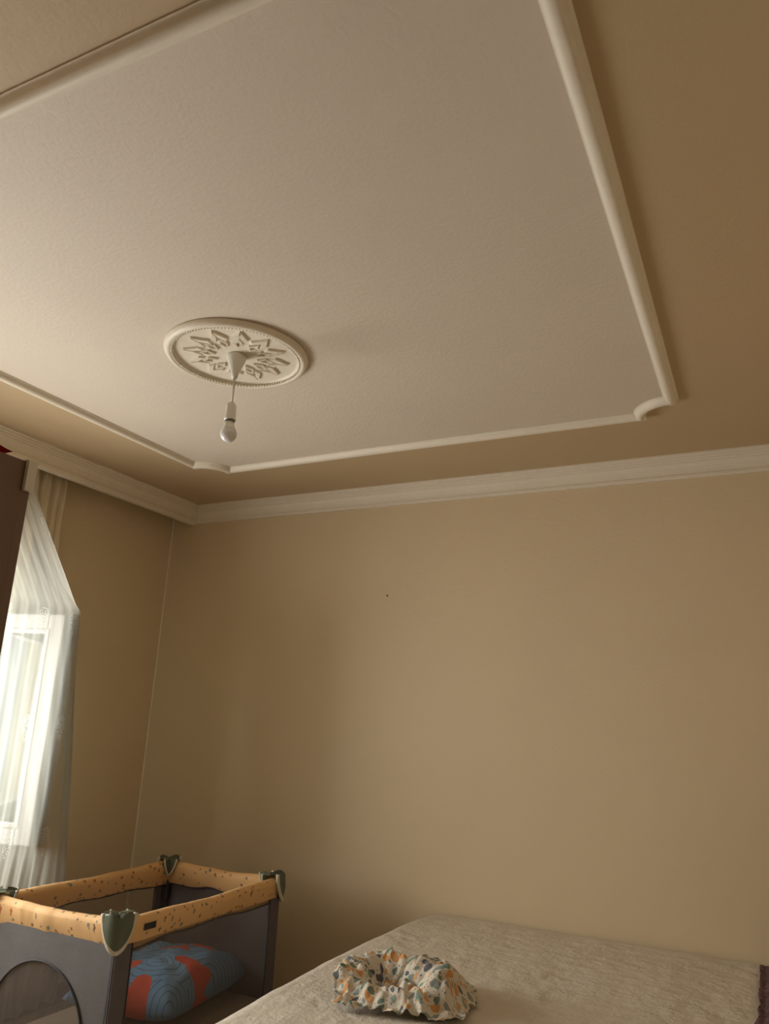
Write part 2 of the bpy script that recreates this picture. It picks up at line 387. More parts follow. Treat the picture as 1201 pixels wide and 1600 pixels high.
def curtain_pt(u, v):
    wpos = G[0]['w']+u*(WT-G[0]['w'])
    for k in range(len(G)-1):
        if wpos <= G[k+1]['w'] or k == len(G)-2: break
    f = (wpos-G[k]['w'])/(G[k+1]['w']-G[k]['w'])
    zs = catmull([(z,) for z in ZK], v)[0]; zs = ZK[0]+(ZK[-1]-ZK[0])*v
    # v -> key parameter by height
    kk = 0
    while kk < len(ZK)-2 and zs < ZK[kk+1]: kk += 1
    tv = (kk + (ZK[kk]-zs)/(ZK[kk]-ZK[kk+1]))/(len(ZK)-1)
    cols = [lin(G[i]['p'], tv) if i in (2, 3, 4, 5) else catmull(G[i]['p'], tv) for i in (max(k-1, 0), k, k+1, min(k+2, len(G)-1))]
    am = lin([(a,) for a in G[k]['a']], tv)[0]*(1-f) + lin([(a,) for a in G[k+1]['a']], tv)[0]*f
    if k in (2, 3, 4): x, y = [a+(b-a)*f for a, b in zip(cols[1], cols[2])]
    else:
        p0, p1, p2, p3 = cols
        x, y = [.5*((2*b)+(-a+c)*f+(2*a-5*b+4*c-d)*f*f+(-a+3*b-3*c+d)*f**3) for a, b, c, d in zip(p0, p1, p2, p3)]
    dx = cols[2][0]-cols[1][0]; dy = cols[2][1]-cols[1][1]; L = math.hypot(dx, dy) or 1
    nx, ny = dy/L, -dx/L
    ph = 2*PI*wpos/.085 + 1.2*math.sin(v*2.1+wpos*3) + 1.5*noise.noise(Vector((wpos*2.2, v*1.5, 2)))
    fo = am*(math.sin(ph)+.35*math.sin(2.3*ph+1)) + am*.9*noise.noise(Vector((wpos*9, v*2.5, 7)))
    # small taut creases on the tented part
    fo += .006*noise.noise(Vector((wpos*14 - v*9, v*3, 11)))*min(1, max(0, (v-.05)*6))
    z = zs
    if v > .995: z += .018*abs(math.sin(wpos*PI/.09))
    elif v > .97: z += .010*abs(math.sin(wpos*PI/.09))
    return Vector((x+nx*fo, y+ny*fo, z)), (wpos, zs)
bm = nb(); surf(bm, curtain_pt, 560, 120)
cur = tag(link('sheer_curtain', bm, sh.m, smooth=True), 'white embroidered sheer curtain draped over the open window sash and hanging behind the cot', 'curtain')
CREAMC = NT('cream_curtain_cloth'); CREAMC.t.nodes.remove(CREAMC.bsdf)
tl = CREAMC.n('ShaderNodeBsdfTranslucent'); df = CREAMC.n('ShaderNodeBsdfDiffuse'); tl.inputs[0].default_value = df.inputs[0].default_value = (.80, .69, .50, 1)
mA = CREAMC.n('ShaderNodeMixShader'); mA.inputs[0].default_value = .65; CREAMC.l(tl.outputs[0], mA.inputs[1]); CREAMC.l(df.outputs[0], mA.inputs[2]); CREAMC.l(mA.outputs[0], CREAMC.out.inputs[0])
def drape_pt(u, v):
    z = 2.655-v*2.50; k = v
    w0 = 2.475+.05*min(1, k*4); w1 = 2.735+.03*min(1, k*3)+.20*max(0, k-.3)
    y = w0+(w1-w0)*u; x = -3.318-.03*min(1, k*2)
    a = .017*(1-.35*k); ph = u*PI*2*4.3 + 1.3*noise.noise(Vector((u*2, v*3, 5))) - 2.2*max(0, .25-v)*(u-.5)*6
    pin = math.exp(-((v-.02)/.05)**2)
    x += a*math.sin(ph) + .35*a*math.sin(2.6*ph+v*5) + .012*noise.noise(Vector((u*9+v*10, v*12, 8)))*(1-k) + .006*pin*math.sin(u*90)
    y += .010*noise.noise(Vector((u*5, v*5, 3)))
    return Vector((x, y, z)), (u, v)
bm = nb(); surf(bm, drape_pt, 160, 90)
tag(link('cream_curtain', bm, CREAMC.m, smooth=True), 'narrow cream curtain bunched under the pelmet between the sheer and the bare wall', 'curtain')
rl = thing('curtain_rail', (-3.335, 1.8, 2.68), 'white curtain track hidden behind the stepped cornice above the window', 'curtain rail')
bm = nb(); box(bm, (-3.36, 0.6, 2.70), (-3.31, 2.85, 2.75), .004); link('track', bm, PLAST, rl)
bm = nb(); 
surf(bm, lambda u, v: (Vector((-3.325+.006*math.sin(u*140), .68+u*2.06, 2.665+.035*v)), (u, v)), 300, 1)
link('heading_tape', bm, plain('cream_tape', (.62, .52, .38, 1), .8), rl)
reparent(rl)

# ------------------------------------------------------------ ceiling medallion + bare bulb
MC = (-1.676, 2.036)
md = thing('ceiling_medallion', (MC[0], MC[1], ZC), 'round white plaster ceiling rose with star relief and beaded rim around the lamp', 'ceiling rose')
bm = nb(); zc = ZC-.001
lathe(bm, [(0, zc), (.262, zc), (.264, zc-.006), (.262, zc-.014), (.257, zc-.021), (.251, zc-.025), (.244, zc-.026), (.238, zc-.023), (.233, zc-.015), (.226, zc-.009), (.220, zc-.008), (0, zc-.008)], MC, 96)
link('rim_disc', bm, WHITE, md, True)
bm = nb()
for i in range(120):
    a = 2*PI*i/120
    bmesh.ops.create_icosphere(bm, subdivisions=1, radius=.0056, matrix=Matrix.Translation((MC[0]+.2335*math.cos(a), MC[1]+.2335*math.sin(a), zc-.0205)))
link('bead_ring', bm, WHITE, md, True, kind='stuff')
def relief(bm, pts, z0, h, inset=.28):
    """raised facet: base loop, narrower top loop"""
    c = Vector((sum(p[0] for p in pts)/len(pts), sum(p[1] for p in pts)/len(pts)))
    a = [bm.verts.new((p[0], p[1], z0)) for p in pts]
    b = [bm.verts.new((p[0]+(c.x-p[0])*inset, p[1]+(c.y-p[1])*inset, z0-h)) for p in pts]
    n = len(pts); bm.faces.new(b)
    for i in range(n): bm.faces.new((a[i], a[(i+1) % n], b[(i+1) % n], b[i]))
    bmesh.ops.recalc_face_normals(bm, faces=bm.faces)
NP = 12
for i in range(NP):
    a = 2*PI*(i+.35)/NP
    def P(r, t): return (MC[0]+r*math.cos(a)-t*math.sin(a), MC[1]+r*math.sin(a)+t*math.cos(a))
    def Q(pts, h=.009, ins=.18):
        bm = nb(); relief(bm, [P(*p) for p in pts], zc-.0075, h, ins); return bm
    bm = nb()
    # hollow rhombus: four bars with sloping sides
    o_ = [(.074, 0), (.106, .019), (.142, 0), (.106, -.019)]; i_ = [(.086, 0), (.106, .0105), (.128, 0), (.106, -.0105)]
    for k in range(4):
        k2 = (k+1) % 4; relief(bm, [P(*o_[k]), P(*o_[k2]), P(*i_[k2]), P(*i_[k])], zc-.0075, .008, .15)
    link('rhombus_relief', bm, WHITE, md)
    for s in (-1, 1):
        pts = [(.118, .027*s), (.150, .004*s), (.190, .002*s), (.150, .032*s)]
        pts = [(.116, .021*s), (.160, .0006*s), (.197, .0006*s), (.139, .034*s)]
        link('petal_relief', Q(pts, .009, .16), WHITE, md)
reparent(md)
lp = thing('pendant_bulb', (MC[0], MC[1], 2.40), 'unlit white bulb in a bare socket hanging from the ceiling rose', 'lamp')
bm = nb(); lathe(bm, [(0, 2.742), (.036, 2.742), (.037, 2.732), (.034, 2.722), (.024, 2.695), (.014, 2.668), (.010, 2.650), (0, 2.650)], MC, 28); link('canopy_cup', bm, PLAST, lp, True)
bm = nb(); tube(bm, [(MC[0], MC[1], 2.655), (MC[0]+.001, MC[1], 2.60), (MC[0], MC[1], 2.545)], .0045, 8); link('cord', bm, PLAST, lp, True)
bm = nb(); lathe(bm, [(0, 2.553), (.009, 2.553), (.015, 2.548), (.019, 2.538), (.0195, 2.492), (.0215, 2.490), (.0215, 2.484), (.0, 2.484)], MC, 28); link('lamp_socket', bm, PLAST, lp, True)
bm = nb(); lathe(bm, [(0, 2.484), (.0175, 2.484), (.018, 2.4785), (0, 2.4785)], MC, 24); link('socket_ring', bm, GASK, lp)
bulb_m = plain('frosted_bulb', (.74, .72, .72, 1), .18, 10, .01); 
bm = nb(); lathe(bm, [(0, 2.4785), (.0155, 2.4785), (.0175, 2.465), (.0235, 2.452), (.0245, 2.450), (0, 2.450)], MC, 28); link('bulb_base', bm, PLAST, lp, True)
bm = nb()
pr = [(0, 2.4505), (.0240, 2.4505)] + [(.0298*math.cos(t), 2.4300+.0298*math.sin(t)) for t in [x*PI/180 for x in (38, 25, 10, -5, -20, -35, -50, -65, -80)]] + [(0, 2.4002)]
lathe(bm, pr, MC, 32); link('bulb_globe', bm, bulb_m, lp, True)
reparent(lp)

# ------------------------------------------------------------ wardrobe at the left, seen end on
WX, WYF, WTOP = -1.175, .895, 1.880
wm = plain('plum_brown_laminate', (.215, .135, .10, 1), .5, 12, .04)
wd = thing('wardrobe', (-1.72, .6, 0), 'dark plum-brown wardrobe cutting into the left edge of the view', 'wardrobe')
bm = nb(); box(bm, (WX-.018, .30, 0), (WX, WYF-.02, WTOP), .001); link('side_panel', bm, wm, wd)
bm = nb(); box(bm, (-2.262, .30, 0), (-2.244, WYF-.02, WTOP), .001); link('side_panel', bm, wm, wd)
bm = nb(); box(bm, (-2.244, .30, WTOP-.02), (WX-.018, WYF-.02, WTOP), .001); link('top_panel', bm, wm, wd)
bm = nb(); box(bm, (-2.244, .32, 0), (WX-.018, WYF-.04, .08), .001); link('plinth', bm, wm, wd)
bm = nb(); box(bm, (-2.244, .30, .08), (WX-.018, .308, WTOP-.02)); link('back_panel', bm, wm, wd)
for k in range(2):
    x0 = -2.262+k*.5435; bm = nb(); box(bm, (x0+.002, WYF-.0195, .085), (x0+.5415, WYF, WTOP), .0015); d = link('door', bm, wm, wd)
    hx = x0+.48 if k % 2 == 0 else x0+.05
    bm = nb(); tube(bm, [(hx, WYF, .95), (hx, WYF+.025, .96), (hx, WYF+.025, 1.09), (hx, WYF, 1.10)], .005, 8); link('handle', bm, STEEL, d)
reparent(wd)
# white plastic bracket over the top corner of the wardrobe
cb = thing('plastic_bracket', (WX, .89, 1.86), 'small white plastic bracket on the top corner of the dark wardrobe', 'bracket')
bm = nb(); box(bm, (WX+.0005, .8745, 1.8250), (WX+.007, .8960, 1.8815), .0015); link('face_plate', bm, PLAST, cb)
bm = nb(); box(bm, (WX-.03, .8745, 1.8805), (WX+.007, .8960, 1.8830), .0008); link('top_lip', bm, PLAST, cb)
bm = nb(); box(bm, (WX+.0065, .8745, 1.8255), (WX+.0095, .8785, 1.8810), .0008); link('raised_rib', bm, PLAST, cb)
reparent(cb)
# red cloth lying on the wardrobe
bm = nb()
def redpt(u, v):
    y = .50+u*.345; x = WX-.26+v*.262
    h = .004+.030*math.sin(PI*min(1, u*1.0))**.5*(1 if u < .93 else .6) if 0 < u < 1 else .004
    h *= .55+.45*noise.noise(Vector((u*3, v*3, 1)))
    h *= max(0, 1-((u-.35)/.65)**2) if u > .35 else 1
    if v > .9: h += .004
    return Vector((x+.004*noise.noise(Vector((u*8, v*8, 2))), y, WTOP+.003+max(.0, h))), (u, v)
surf(bm, redpt, 40, 24)
bmesh.ops.solidify(bm, geom=bm.faces[:], thickness=.002)
tag(link('red_cloth', bm, plain('red_fabric', (.45, .025, .01, 1), .8, 60, .1), smooth=True), 'bright red cloth lying on the top edge of the dark wardrobe', 'cloth')

# ------------------------------------------------------------ travel cot
CX0, CX1, CY0, CY1, CZ = -2.790, -2.100, 2.245, 3.280, .750
GREYF = plain('grey_cot_fabric', (.150, .140, .138, 1), .85, 90, .12, bump=.15, bscale=500)
DARKF = plain('dark_grey_edging', (.045, .038, .040, 1), .75, 60, .1)
PURP = plain('purple_grey_cot_fabric', (.135, .112, .114, 1), .85, 90, .12, bump=.15, bscale=500)
GREEN = plain('grey_green_plastic', (.225, .250, .180, 1), .3, 10, .03)
CREAM = plain('cream_trim', (.62, .58, .46, 1), .5)
def star_mat():
    t = NT('star_print_orange'); uv = t.n('ShaderNodeTexCoord').outputs['UV']
    base = (.70, .42, .185, 1); t.bsdf.inputs['Roughness'].default_value = .75
    col = base
    for sc, rad, seed, pal in ((25, .12, 0, ((.20, .17, .10, 1), (.16, .08, .03, 1))), (17, .095, 3.7, ((.40, .13, .035, 1), (.17, .19, .13, 1)))):
        mp = t.n('ShaderNodeMapping'); mp.inputs['Location'].default_value = (seed, seed, 0); t.l(uv, mp.inputs[0])
        vo = t.n('ShaderNodeTexVoronoi', i_Scale=float(sc)); vo.voronoi_dimensions = '2D'; t.l(mp.outputs[0], vo.inputs['Vector'])
        sub = t.n('ShaderNodeVectorMath', operation='SUBTRACT')
        sc_ = t.n('ShaderNodeVectorMath', operation='SCALE'); t.l(mp.outputs[0], sc_.inputs[0]); sc_.inputs['Scale'].default_value = 1.0
        t.l(sc_.outputs[0], sub.inputs[0]); t.l(vo.outputs['Position'], sub.inputs[1])
        s3 = t.n('ShaderNodeSeparateXYZ'); t.l(sub.outputs[0], s3.inputs[0])
        ang = t.math('ARCTAN2', s3.outputs[1], s3.outputs[0])
        lim = t.math('MULTIPLY', t.math('ADD', .74, t.math('MULTIPLY', t.math('COSINE', t.math('MULTIPLY', ang, 5.0)), .26)), rad*1.35)
        r_ = vo.outputs['Distance']
        s4 = t.n('ShaderNodeSeparateXYZ'); t.l(vo.outputs['Color'], s4.inputs[0])
        lim = t.math('MULTIPLY', lim, t.math('ADD', .75, t.math('MULTIPLY', s4.outputs[1], .7)))
        mk = t.math('MULTIPLY', t.math('LESS_THAN', r_, lim), t.math('GREATER_THAN', s4.outputs[2], .42))
        c = t.mix(t.math('GREATER_THAN', s4.outputs[0], .5), pal[0], pal[1])
        col = t.mix(mk, col, c)
    t.l(col, t.bsdf.inputs['Base Color'])
    n_ = t.n('ShaderNodeTexNoise', i_Scale=30.0); t.l(uv, n_.inputs[0]); t.bump(n_.outputs['Fac'], .25, .006)
    return t.m
STAR = star_mat()
mesh_m = NT('cot_netting'); mesh_m.t.nodes.remove(mesh_m.bsdf)
uvn = mesh_m.n('ShaderNodeTexCoord').outputs['UV']
vz = mesh_m.n('ShaderNodeTexVoronoi', i_Scale=330.0); vz.voronoi_dimensions = '2D'; vz.inputs['Randomness'].default_value = 0.0
mesh_m.l(uvn, vz.inputs['Vector'])
tb = mesh_m.n('ShaderNodeBsdfTransparent'); db = mesh_m.n('ShaderNodeBsdfDiffuse'); db.inputs[0].default_value = (.17, .145, .13, 1)
ms = mesh_m.n('ShaderNodeMixShader')
mesh_m.l(mesh_m.math('GREATER_THAN', vz.outputs['Distance'], .43), ms.inputs[0]); mesh_m.l(tb.outputs[0], ms.inputs[1]); mesh_m.l(db.outputs[0], ms.inputs[2]); mesh_m.l(ms.outputs[0], mesh_m.out.inputs[0])
NET = mesh_m.m
cot = thing('travel_cot', ((CX0+CX1)/2, (CY0+CY1)/2, 0), 'folding travel cot with orange star print rails, grey fabric sides and netting', 'cot')
def wave(s):      # lower edge of the rail fabric, s in 0..1 along the side
    return .012*math.cos(2*PI*s) 
def rail(A, B, seed, out):
    """padded fabric rail: flattened oval section hanging down around the bar"""
    A = Vector(A); B = Vector(B); L = (B-A).length; d = (B-A)/L; n = int(L/.012); bm = nb(); uvl = bm.loops.layers.uv.verify()
    side = Vector(out); rings = []; m = 22; uvs = []
    for i in range(n+1):
        s = i/n; c = A.lerp(B, s)
        fold = noise.noise(Vector((s*L*14, seed, 0)))*.004 + noise.noise(Vector((s*L*40, seed, 5)))*.0022
        sag = -.010*math.sin(PI*s) + noise.noise(Vector((s*L*5, seed, 9)))*.005
        bot = .108 - .016*(1-math.cos(2*PI*s))/2 + .004*math.sin(6*PI*s)
        ring = []; uu = []; acc = 0; last = None
        for j in range(m):
            a = 2*PI*j/m
            # section: round top r .022, tapering downwards to flat skirt
            sx = math.cos(a); sz = math.sin(a)
            if sz >= 0: x = .025*sx; z = .024*sz
            else: x = (.025-.013*min(1, -sz))*sx*(1 if abs(sx) > .2 else 1); z = (bot-.022)*(-(abs(sz)**.8))
            x *= 1 + (fold*18); p = c + side*(x + fold*.6) + Vector((0, 0, z - .024 + sag*(1 if sz > 0 else .7) + fold*.5))
            if last: acc += (p-last).length
            last = p; ring.append(bm.verts.new(p)); uu.append((s*L+seed, acc))
        rings.append(ring); uvs.append(uu)
    for i in range(n):
        for j in range(m):
            k = (j+1) % m
            f = bm.faces.new((rings[i][j], rings[i][k], rings[i+1][k], rings[i+1][j]))
            for lp_, (a, b) in zip(f.loops, ((i, j), (i, k), (i+1, k), (i+1, j))):
                q = uvs[a][b]; lp_[uvl].uv = (q[0], q[1] if not (k == 0 and b == 0) else uvs[a][m-1][1]+.01)
    bm.faces.new(rings[0]); bm.faces.new(rings[-1]); bmesh.ops.recalc_face_normals(bm, faces=bm.faces)
    r = link('padded_rail', bm, STAR, cot, True)
    # piping cord along the lower edge
    path = []
    for i in range(n+1):
        s = i/n; c = A.lerp(B, s); bot = .108 - .016*(1-math.cos(2*PI*s))/2 + .004*math.sin(6*PI*s)
        sag = (-.010*math.sin(PI*s) + noise.noise(Vector((s*L*5, seed, 9)))*.005)*.7
        path.append(c + Vector((0, 0, -(bot-.022)-.024+sag)) + side*.002)
    bm = nb(); sweep(bm, path, [(a*1.3, b) for a, b in circ(.0045, 8)]); link('piping', bm, DARKF, r, True)
    return r
i_ = .022
rail((CX1-i_, CY0+.01, CZ), (CX1-i_, CY1-.01, CZ), 1.3, (1, 0, 0))
rail((CX0+i_, CY1-.01, CZ), (CX0+i_, CY0+.01, CZ), 4.1, (-1, 0, 0))
rail((CX0+.01, CY0+i_, CZ), (CX1-.01, CY0+i_, CZ), 7.7, (0, -1, 0))
rail((CX1-.01, CY1-i_, CZ), (CX0+.01, CY1-i_, CZ), 9.2, (0, 1, 0))
# size tag on the right rail
bm = nb(); box(bm, (CX1+.0035, 2.372, .694), (CX1+.0055, 2.432, .716), .0006); link('black_tag', bm, plain('black_tag', (.015, .012, .012, 1), .6), cot, label='small black tag sewn on the rail')
# corner caps: heart shaped shell wrapping the corner
def cap(cx, cy, dx, dy):
    """cx,cy outer corner, dx,dy directions (towards the cot's inside) along x and y"""
    def place(a, out, z):    # a: signed distance from corner along the bent surface (+ along x, - along y)
        r = .030
        if a > r: p = Vector((cx+dx*a, cy-dy*out, z))
        elif a < -r: p = Vector((cx-dx*out, cy+dy*(-a), z))
        else:
            t = (a+r)/(2*r)*PI/2; ccx = cx+dx*r; ccy = cy+dy*r; q = r+out
            p = Vector((ccx-dx*q*math.cos(t), ccy-dy*q*math.sin(t), z))
        return p
    def half_w(t):           # t 0 top .. 1 bottom
        return .064*(1-t**1.4)**.66 if t < 1 else 0
    def shell(grow, o, h, top):
        bm = nb(); nu, nv = 28, 18; rows = []
        for j in range(nv+1):
            t = j/nv; W_ = half_w(min(t, .999))+grow*(1 if t < .97 else .8); row = []
            for i in range(nu+1):
                s = -1+2*i/nu; a = W_*s
                notch = top + .010*math.sin(PI*min(1, abs(s)))*(1-t) - .007*(1-abs(s))**3
                bulge = o + .010*(1-s*s)*(1-t)**.5*.6 + .006*math.sin(PI*t)
                z = CZ + notch - t*(h+notch)
                row.append(bm.verts.new(place(a, bulge, z)))
            rows.append(row)
        # top cover folding inwards
        back = [bm.verts.new(place(-half_w(0)*1+2*half_w(0)*i/nu, -.040, CZ+top-.004)) for i in range(nu+1)]
        for A_, B_ in zip([back]+rows, rows):
            for i in range(nu):
                try: bm.faces.new((A_[i], A_[i+1], B_[i+1], B_[i]))
                except ValueError: pass
        bmesh.ops.solidify(bm, geom=bm.faces[:], thickness=.003)
        bmesh.ops.recalc_face_normals(bm, faces=bm.faces)
        return bm
    c = link('corner_cap', shell(0, .012, .100, .010), GREEN, cot, True)
    bm = nb(); path = []
    for i in range(61):
        q = -1+2*i/60; t = (1-abs(q))
        t = math.sin(t*PI/2)**.8
        s = 1 if q > 0 else -1
        path.append(place(half_w(min(t, .9995))*s + .003*s, .010, CZ + .014*(1-t) - t*.104))
    sweep(bm, path, circ(.0085, 8)); link('cap_trim', bm, CREAM, c, True)
    # the same cap folds down on the inner side of the corner
    kx, ky = cx+dx*.048, cy+dy*.048
    def place_in(a, out, z): return Vector((kx+dx*max(a, out), ky+dy*max(-a, out), z)) if a != 0 else Vector((kx+dx*out, ky+dy*out, z))
    bm = nb(); rows = []
    for j in range(13):
        t = j/12; W_ = half_w(min(t, .999))*.72; row = []
        for i in range(21):
            s = -1+2*i/20; row.append(bm.verts.new(place_in(W_*s, .007+.004*math.sin(PI*t), CZ+.010-.075*t)))
        rows.append(row)
    back = [bm.verts.new(place_in(half_w(0)*.72*(-1+2*i/20), -.030, CZ+.012)) for i in range(21)]
    for A_, B_ in zip([back]+rows, rows):
        for i in range(20): bm.faces.new((A_[i], A_[i+1], B_[i+1], B_[i]))
    bmesh.ops.solidify(bm, geom=bm.faces[:], thickness=.003); bmesh.ops.recalc_face_normals(bm, faces=bm.faces)
    link('inner_cap', bm, GREEN, c, True)
    bm = nb(); path = []
    for i in range(41):
        q = -1+2*i/40; t = math.sin((1-abs(q))*PI/2)**.8; s = 1 if q > 0 else -1
        path.append(place_in(half_w(min(t, .9995))*.72*s+.003*s, .008, CZ+.012-t*.078))
    sweep(bm, path, circ(.0045, 8)); link('cap_trim', bm, CREAM, c, True)
    return c
for cx, dx in ((CX0, 1), (CX1, -1)):
    for cy, dy in ((CY0, 1), (CY1, -1)): cap(cx, cy, dx, dy)
# corner legs (upright tube wrapped in fabric) and feet
for cx, dx in ((CX0, 1), (CX1, -1)):
    for cy, dy in ((CY0, 1), (CY1, -1)):
        bm = nb(); tube(bm, [(cx+dx*.024, cy+dy*.024, .03), (cx+dx*.024, cy+dy*.024, .70)], .0155, 12); lg = link('corner_post', bm, DARKF, cot, True)
        bm = nb(); lathe(bm, [(0, 0), (.026, 0), (.028, .01), (.022, .035), (0, .035)], (cx+dx*.024, cy+dy*.024), 16); link('foot', bm, GREEN, lg, True)
        bm = nb(); box(bm, (cx+dx*.030-.018, cy+dy*.030-.018, .575), (cx+dx*.030+.018, cy+dy*.030+.018, .632), .006); link('rail_bracket', bm, plain('black_plastic', (.03, .028, .028, 1), .4), lg)
# long sides: fabric bands beside the posts, netting between
ZB = .19; ZT = .66
def panel(name, f, mat, nu=20, nv=20, lab=None):
    bm = nb(); surf(bm, f, nu, nv); return link(name, bm, mat, cot, True, label=lab)
for X, sg in ((CX1-.010, 1), (CX0+.010, -1)):
    for y0, y1 in ((CY0+.012, CY0+.088), (CY1-.088, CY1-.012)):
        bm = nb(); box(bm, (X-.003, y0, .05), (X+.003, y1, ZT), .001); link('side_band', bm, PURP, cot)
        yy = y1 if y0 < 2.8 else y0
        bm = nb(); tube(bm, [(X+.003*sg, yy, .06), (X+.003*sg, yy, ZT)], .0038, 6); link('band_piping', bm, DARKF, cot, True)
    panel('side_netting', lambda u, v, X=X, sg=sg: (Vector((X-.010*sg*math.sin(PI*u)*math.sin(PI*v), CY0+.088+u*(CY1-CY0-.176), .18+v*(ZT-.18))), (u*.85, v*.48)), NET)
    bm = nb(); box(bm, (X-.003, CY0+.012, .05), (X+.003, CY1-.012, .19), .001); link('lower_band', bm, PURP, cot)
# short ends: grey fabric; the near one has an arched window with netting
def end_panel(Y, sg):
    cxm = (CX0+CX1)/2-.006; a_, b_, z0 = .240, .237, .329
    bm = nb(); n = 64; X0, X1 = CX0+.014, CX1-.014
    inner = []; outer = []
    for i in range(n):
        t = 2*PI*i/n; c, s = math.cos(t), math.sin(t)
        inner.append((cxm+a_*c, (z0+b_*s) if s > 0 else max(.10, z0+.30*s)))
        # outer point by casting to the rectangle
        hx = (X1-X0)/2; hz1 = .665-z0; hz0 = z0-.05
        k = min(hx/abs(c) if abs(c) > 1e-6 else 9, (hz1/s) if s > 1e-6 else ((hz0/-s) if s < -1e-6 else 9))
        outer.append(((X0+X1)/2+c*k, z0+s*k))
    def wob(x, z): return .004*noise.noise(Vector((x*9, z*3, sg)))+.003*noise.noise(Vector((x*45, z*4, sg)))*max(0, min(1, (z-.40)*5))
    rings = []
    for q in range(9):
        f = q/8; rings.append([bm.verts.new((ix+(ox-ix)*f, Y+wob(ix+(ox-ix)*f, iz+(oz-iz)*f)*(1 if 0 < f < 1 else .3), iz+(oz-iz)*f)) for (ix, iz), (ox, oz) in zip(inner, outer)])
    for A_, B_ in zip(rings, rings[1:]):
        for i in range(n): bm.faces.new((A_[i], A_[(i+1) % n], B_[(i+1) % n], B_[i]))
    bmesh.ops.recalc_face_normals(bm, faces=bm.faces)
    p = link('end_panel', bm, GREYF, cot, True)
    bm = nb(); tube(bm, [(x, Y-.003*sg, z) for x, z in inner], .0042, 8, closed=True, up=Vector((0, 1, 0))); link('arch_piping', bm, DARKF, p, True)
    bm = nb(); uvl = bm.loops.layers.uv.verify(); f = bm.faces.new([bm.verts.new((x, Y+.002*sg, z)) for x, z in inner])
    for l_ in f.loops: l_[uvl].uv = (l_.vert.co.x, l_.vert.co.z)
    link('arch_netting', bm, NET, p)
end_panel(CY0+.010, 1)
bm = nb(); box(bm, (CX0+.014, CY1-.013, .05), (CX1-.014, CY1-.007, .665), .001); link('end_panel', bm, PURP, cot)
# mattress
bm = nb(); box(bm, (CX0+.03, CY0+.03, .185), (CX1-.03, CY1-.03, .245), .015, 3); link('cot_mattress', bm, plain('tan_mat', (.34, .26, .18, 1), .8, 20, .08), cot)
reparent(cot)

# blue patterned pillow inside the cot
bp = NT('blue_red_print'); uv = bp.n('ShaderNodeTexCoord').outputs['UV']
vo = bp.n('ShaderNodeTexVoronoi', i_Scale=3.1); vo.voronoi_dimensions = '2D'; bp.l(uv, vo.inputs['Vector'])
nz = bp.n('ShaderNodeTexNoise', i_Scale=9.0, i_Detail=2.0); bp.l(uv, nz.inputs[0])
ring = bp.math('FRACT', bp.math('ADD', bp.math('MULTIPLY', vo.outputs['Distance'], 11.0), bp.math('MULTIPLY', nz.outputs['Fac'], 1.2)))
line = bp.math('LESS_THAN', ring, .18)
n2 = bp.n('ShaderNodeTexNoise', i_Scale=5.2, i_Detail=1.0); bp.l(uv, n2.inputs[0])
red = bp.math('GREATER_THAN', n2.outputs['Fac'], .565)
n3 = bp.n('ShaderNodeTexNoise', i_Scale=3.0, i_Detail=1.0); bp.l(uv, n3.inputs[0])
c = bp.mix(n3.outputs['Fac'], (.10, .215, .36, 1), (.20, .34, .49, 1))
c = bp.mix(bp.math('MULTIPLY', line, .65), c, (.03, .07, .13, 1)); c = bp.mix(red, c, (.52, .07, .035, 1))
bp.l(c, bp.bsdf.inputs['Base Color']); bp.bsdf.inputs['Roughness'].default_value = .9
def pillow(name, c, sx, sy, h, rot, mat, tilt=0):
    bm = nb(); n = 44; rows = {}
    uvl = bm.loops.layers.uv.verify()
    Rm = Matrix.Translation(c) @ Matrix.Rotation(rot, 4, 'Z') @ Matrix.Rotation(tilt, 4, 'X')
    for side in (1, -1):
        for i in range(n+1):
            for j in range(n+1):
                u = -1+2*i/n; v = -1+2*j/n
                if side == -1 and (i in (0, n) or j in (0, n)): rows[(side, i, j)] = rows[(1, i, j)]; continue
                e = max(0, (1-u**4))**.5*max(0, (1-v**4))**.5
                pin = 1-.06*(1-abs(u))*0 - .07*(v*v)*(1-u*u) ; piny = 1-.07*(u*u)*(1-v*v)
                x = u*sx*(1-.05*(1-u*u)*0)*(1-.06*(1-v*v)*abs(u)); y = v*sy*(1-.06*(1-u*u)*abs(v))
                wr = noise.noise(Vector((u*2.5, v*2.5, side*3)))*.018 + noise.noise(Vector((u*7, v*7, side*5)))*.007
                z = side*h*e*(.75 if side == 1 else .4) + wr*e*(1 if side == 1 else .2)
                rows[(side, i, j)] = bm.verts.new(Rm @ Vector((x, y, z)))
        for i in range(n):
            for j in range(n):
                q = [(i, j), (i+1, j), (i+1, j+1), (i, j+1)]
                if side == -1: q.reverse()
                f = bm.faces.new([rows[(side, a, b)] for a, b in q])
                for lp_, (a, b) in zip(f.loops, q): lp_[uvl].uv = (a/n*sx*2, b/n*sy*2)
    return link(name, bm, mat, smooth=True)
tag(pillow('blue_pillow', (-2.425, 2.90, .338), .235, .36, .165, .19, bp.m, -.05), 'blue pillow with red patches and curved dark lines lying inside the travel cot', 'pillow')

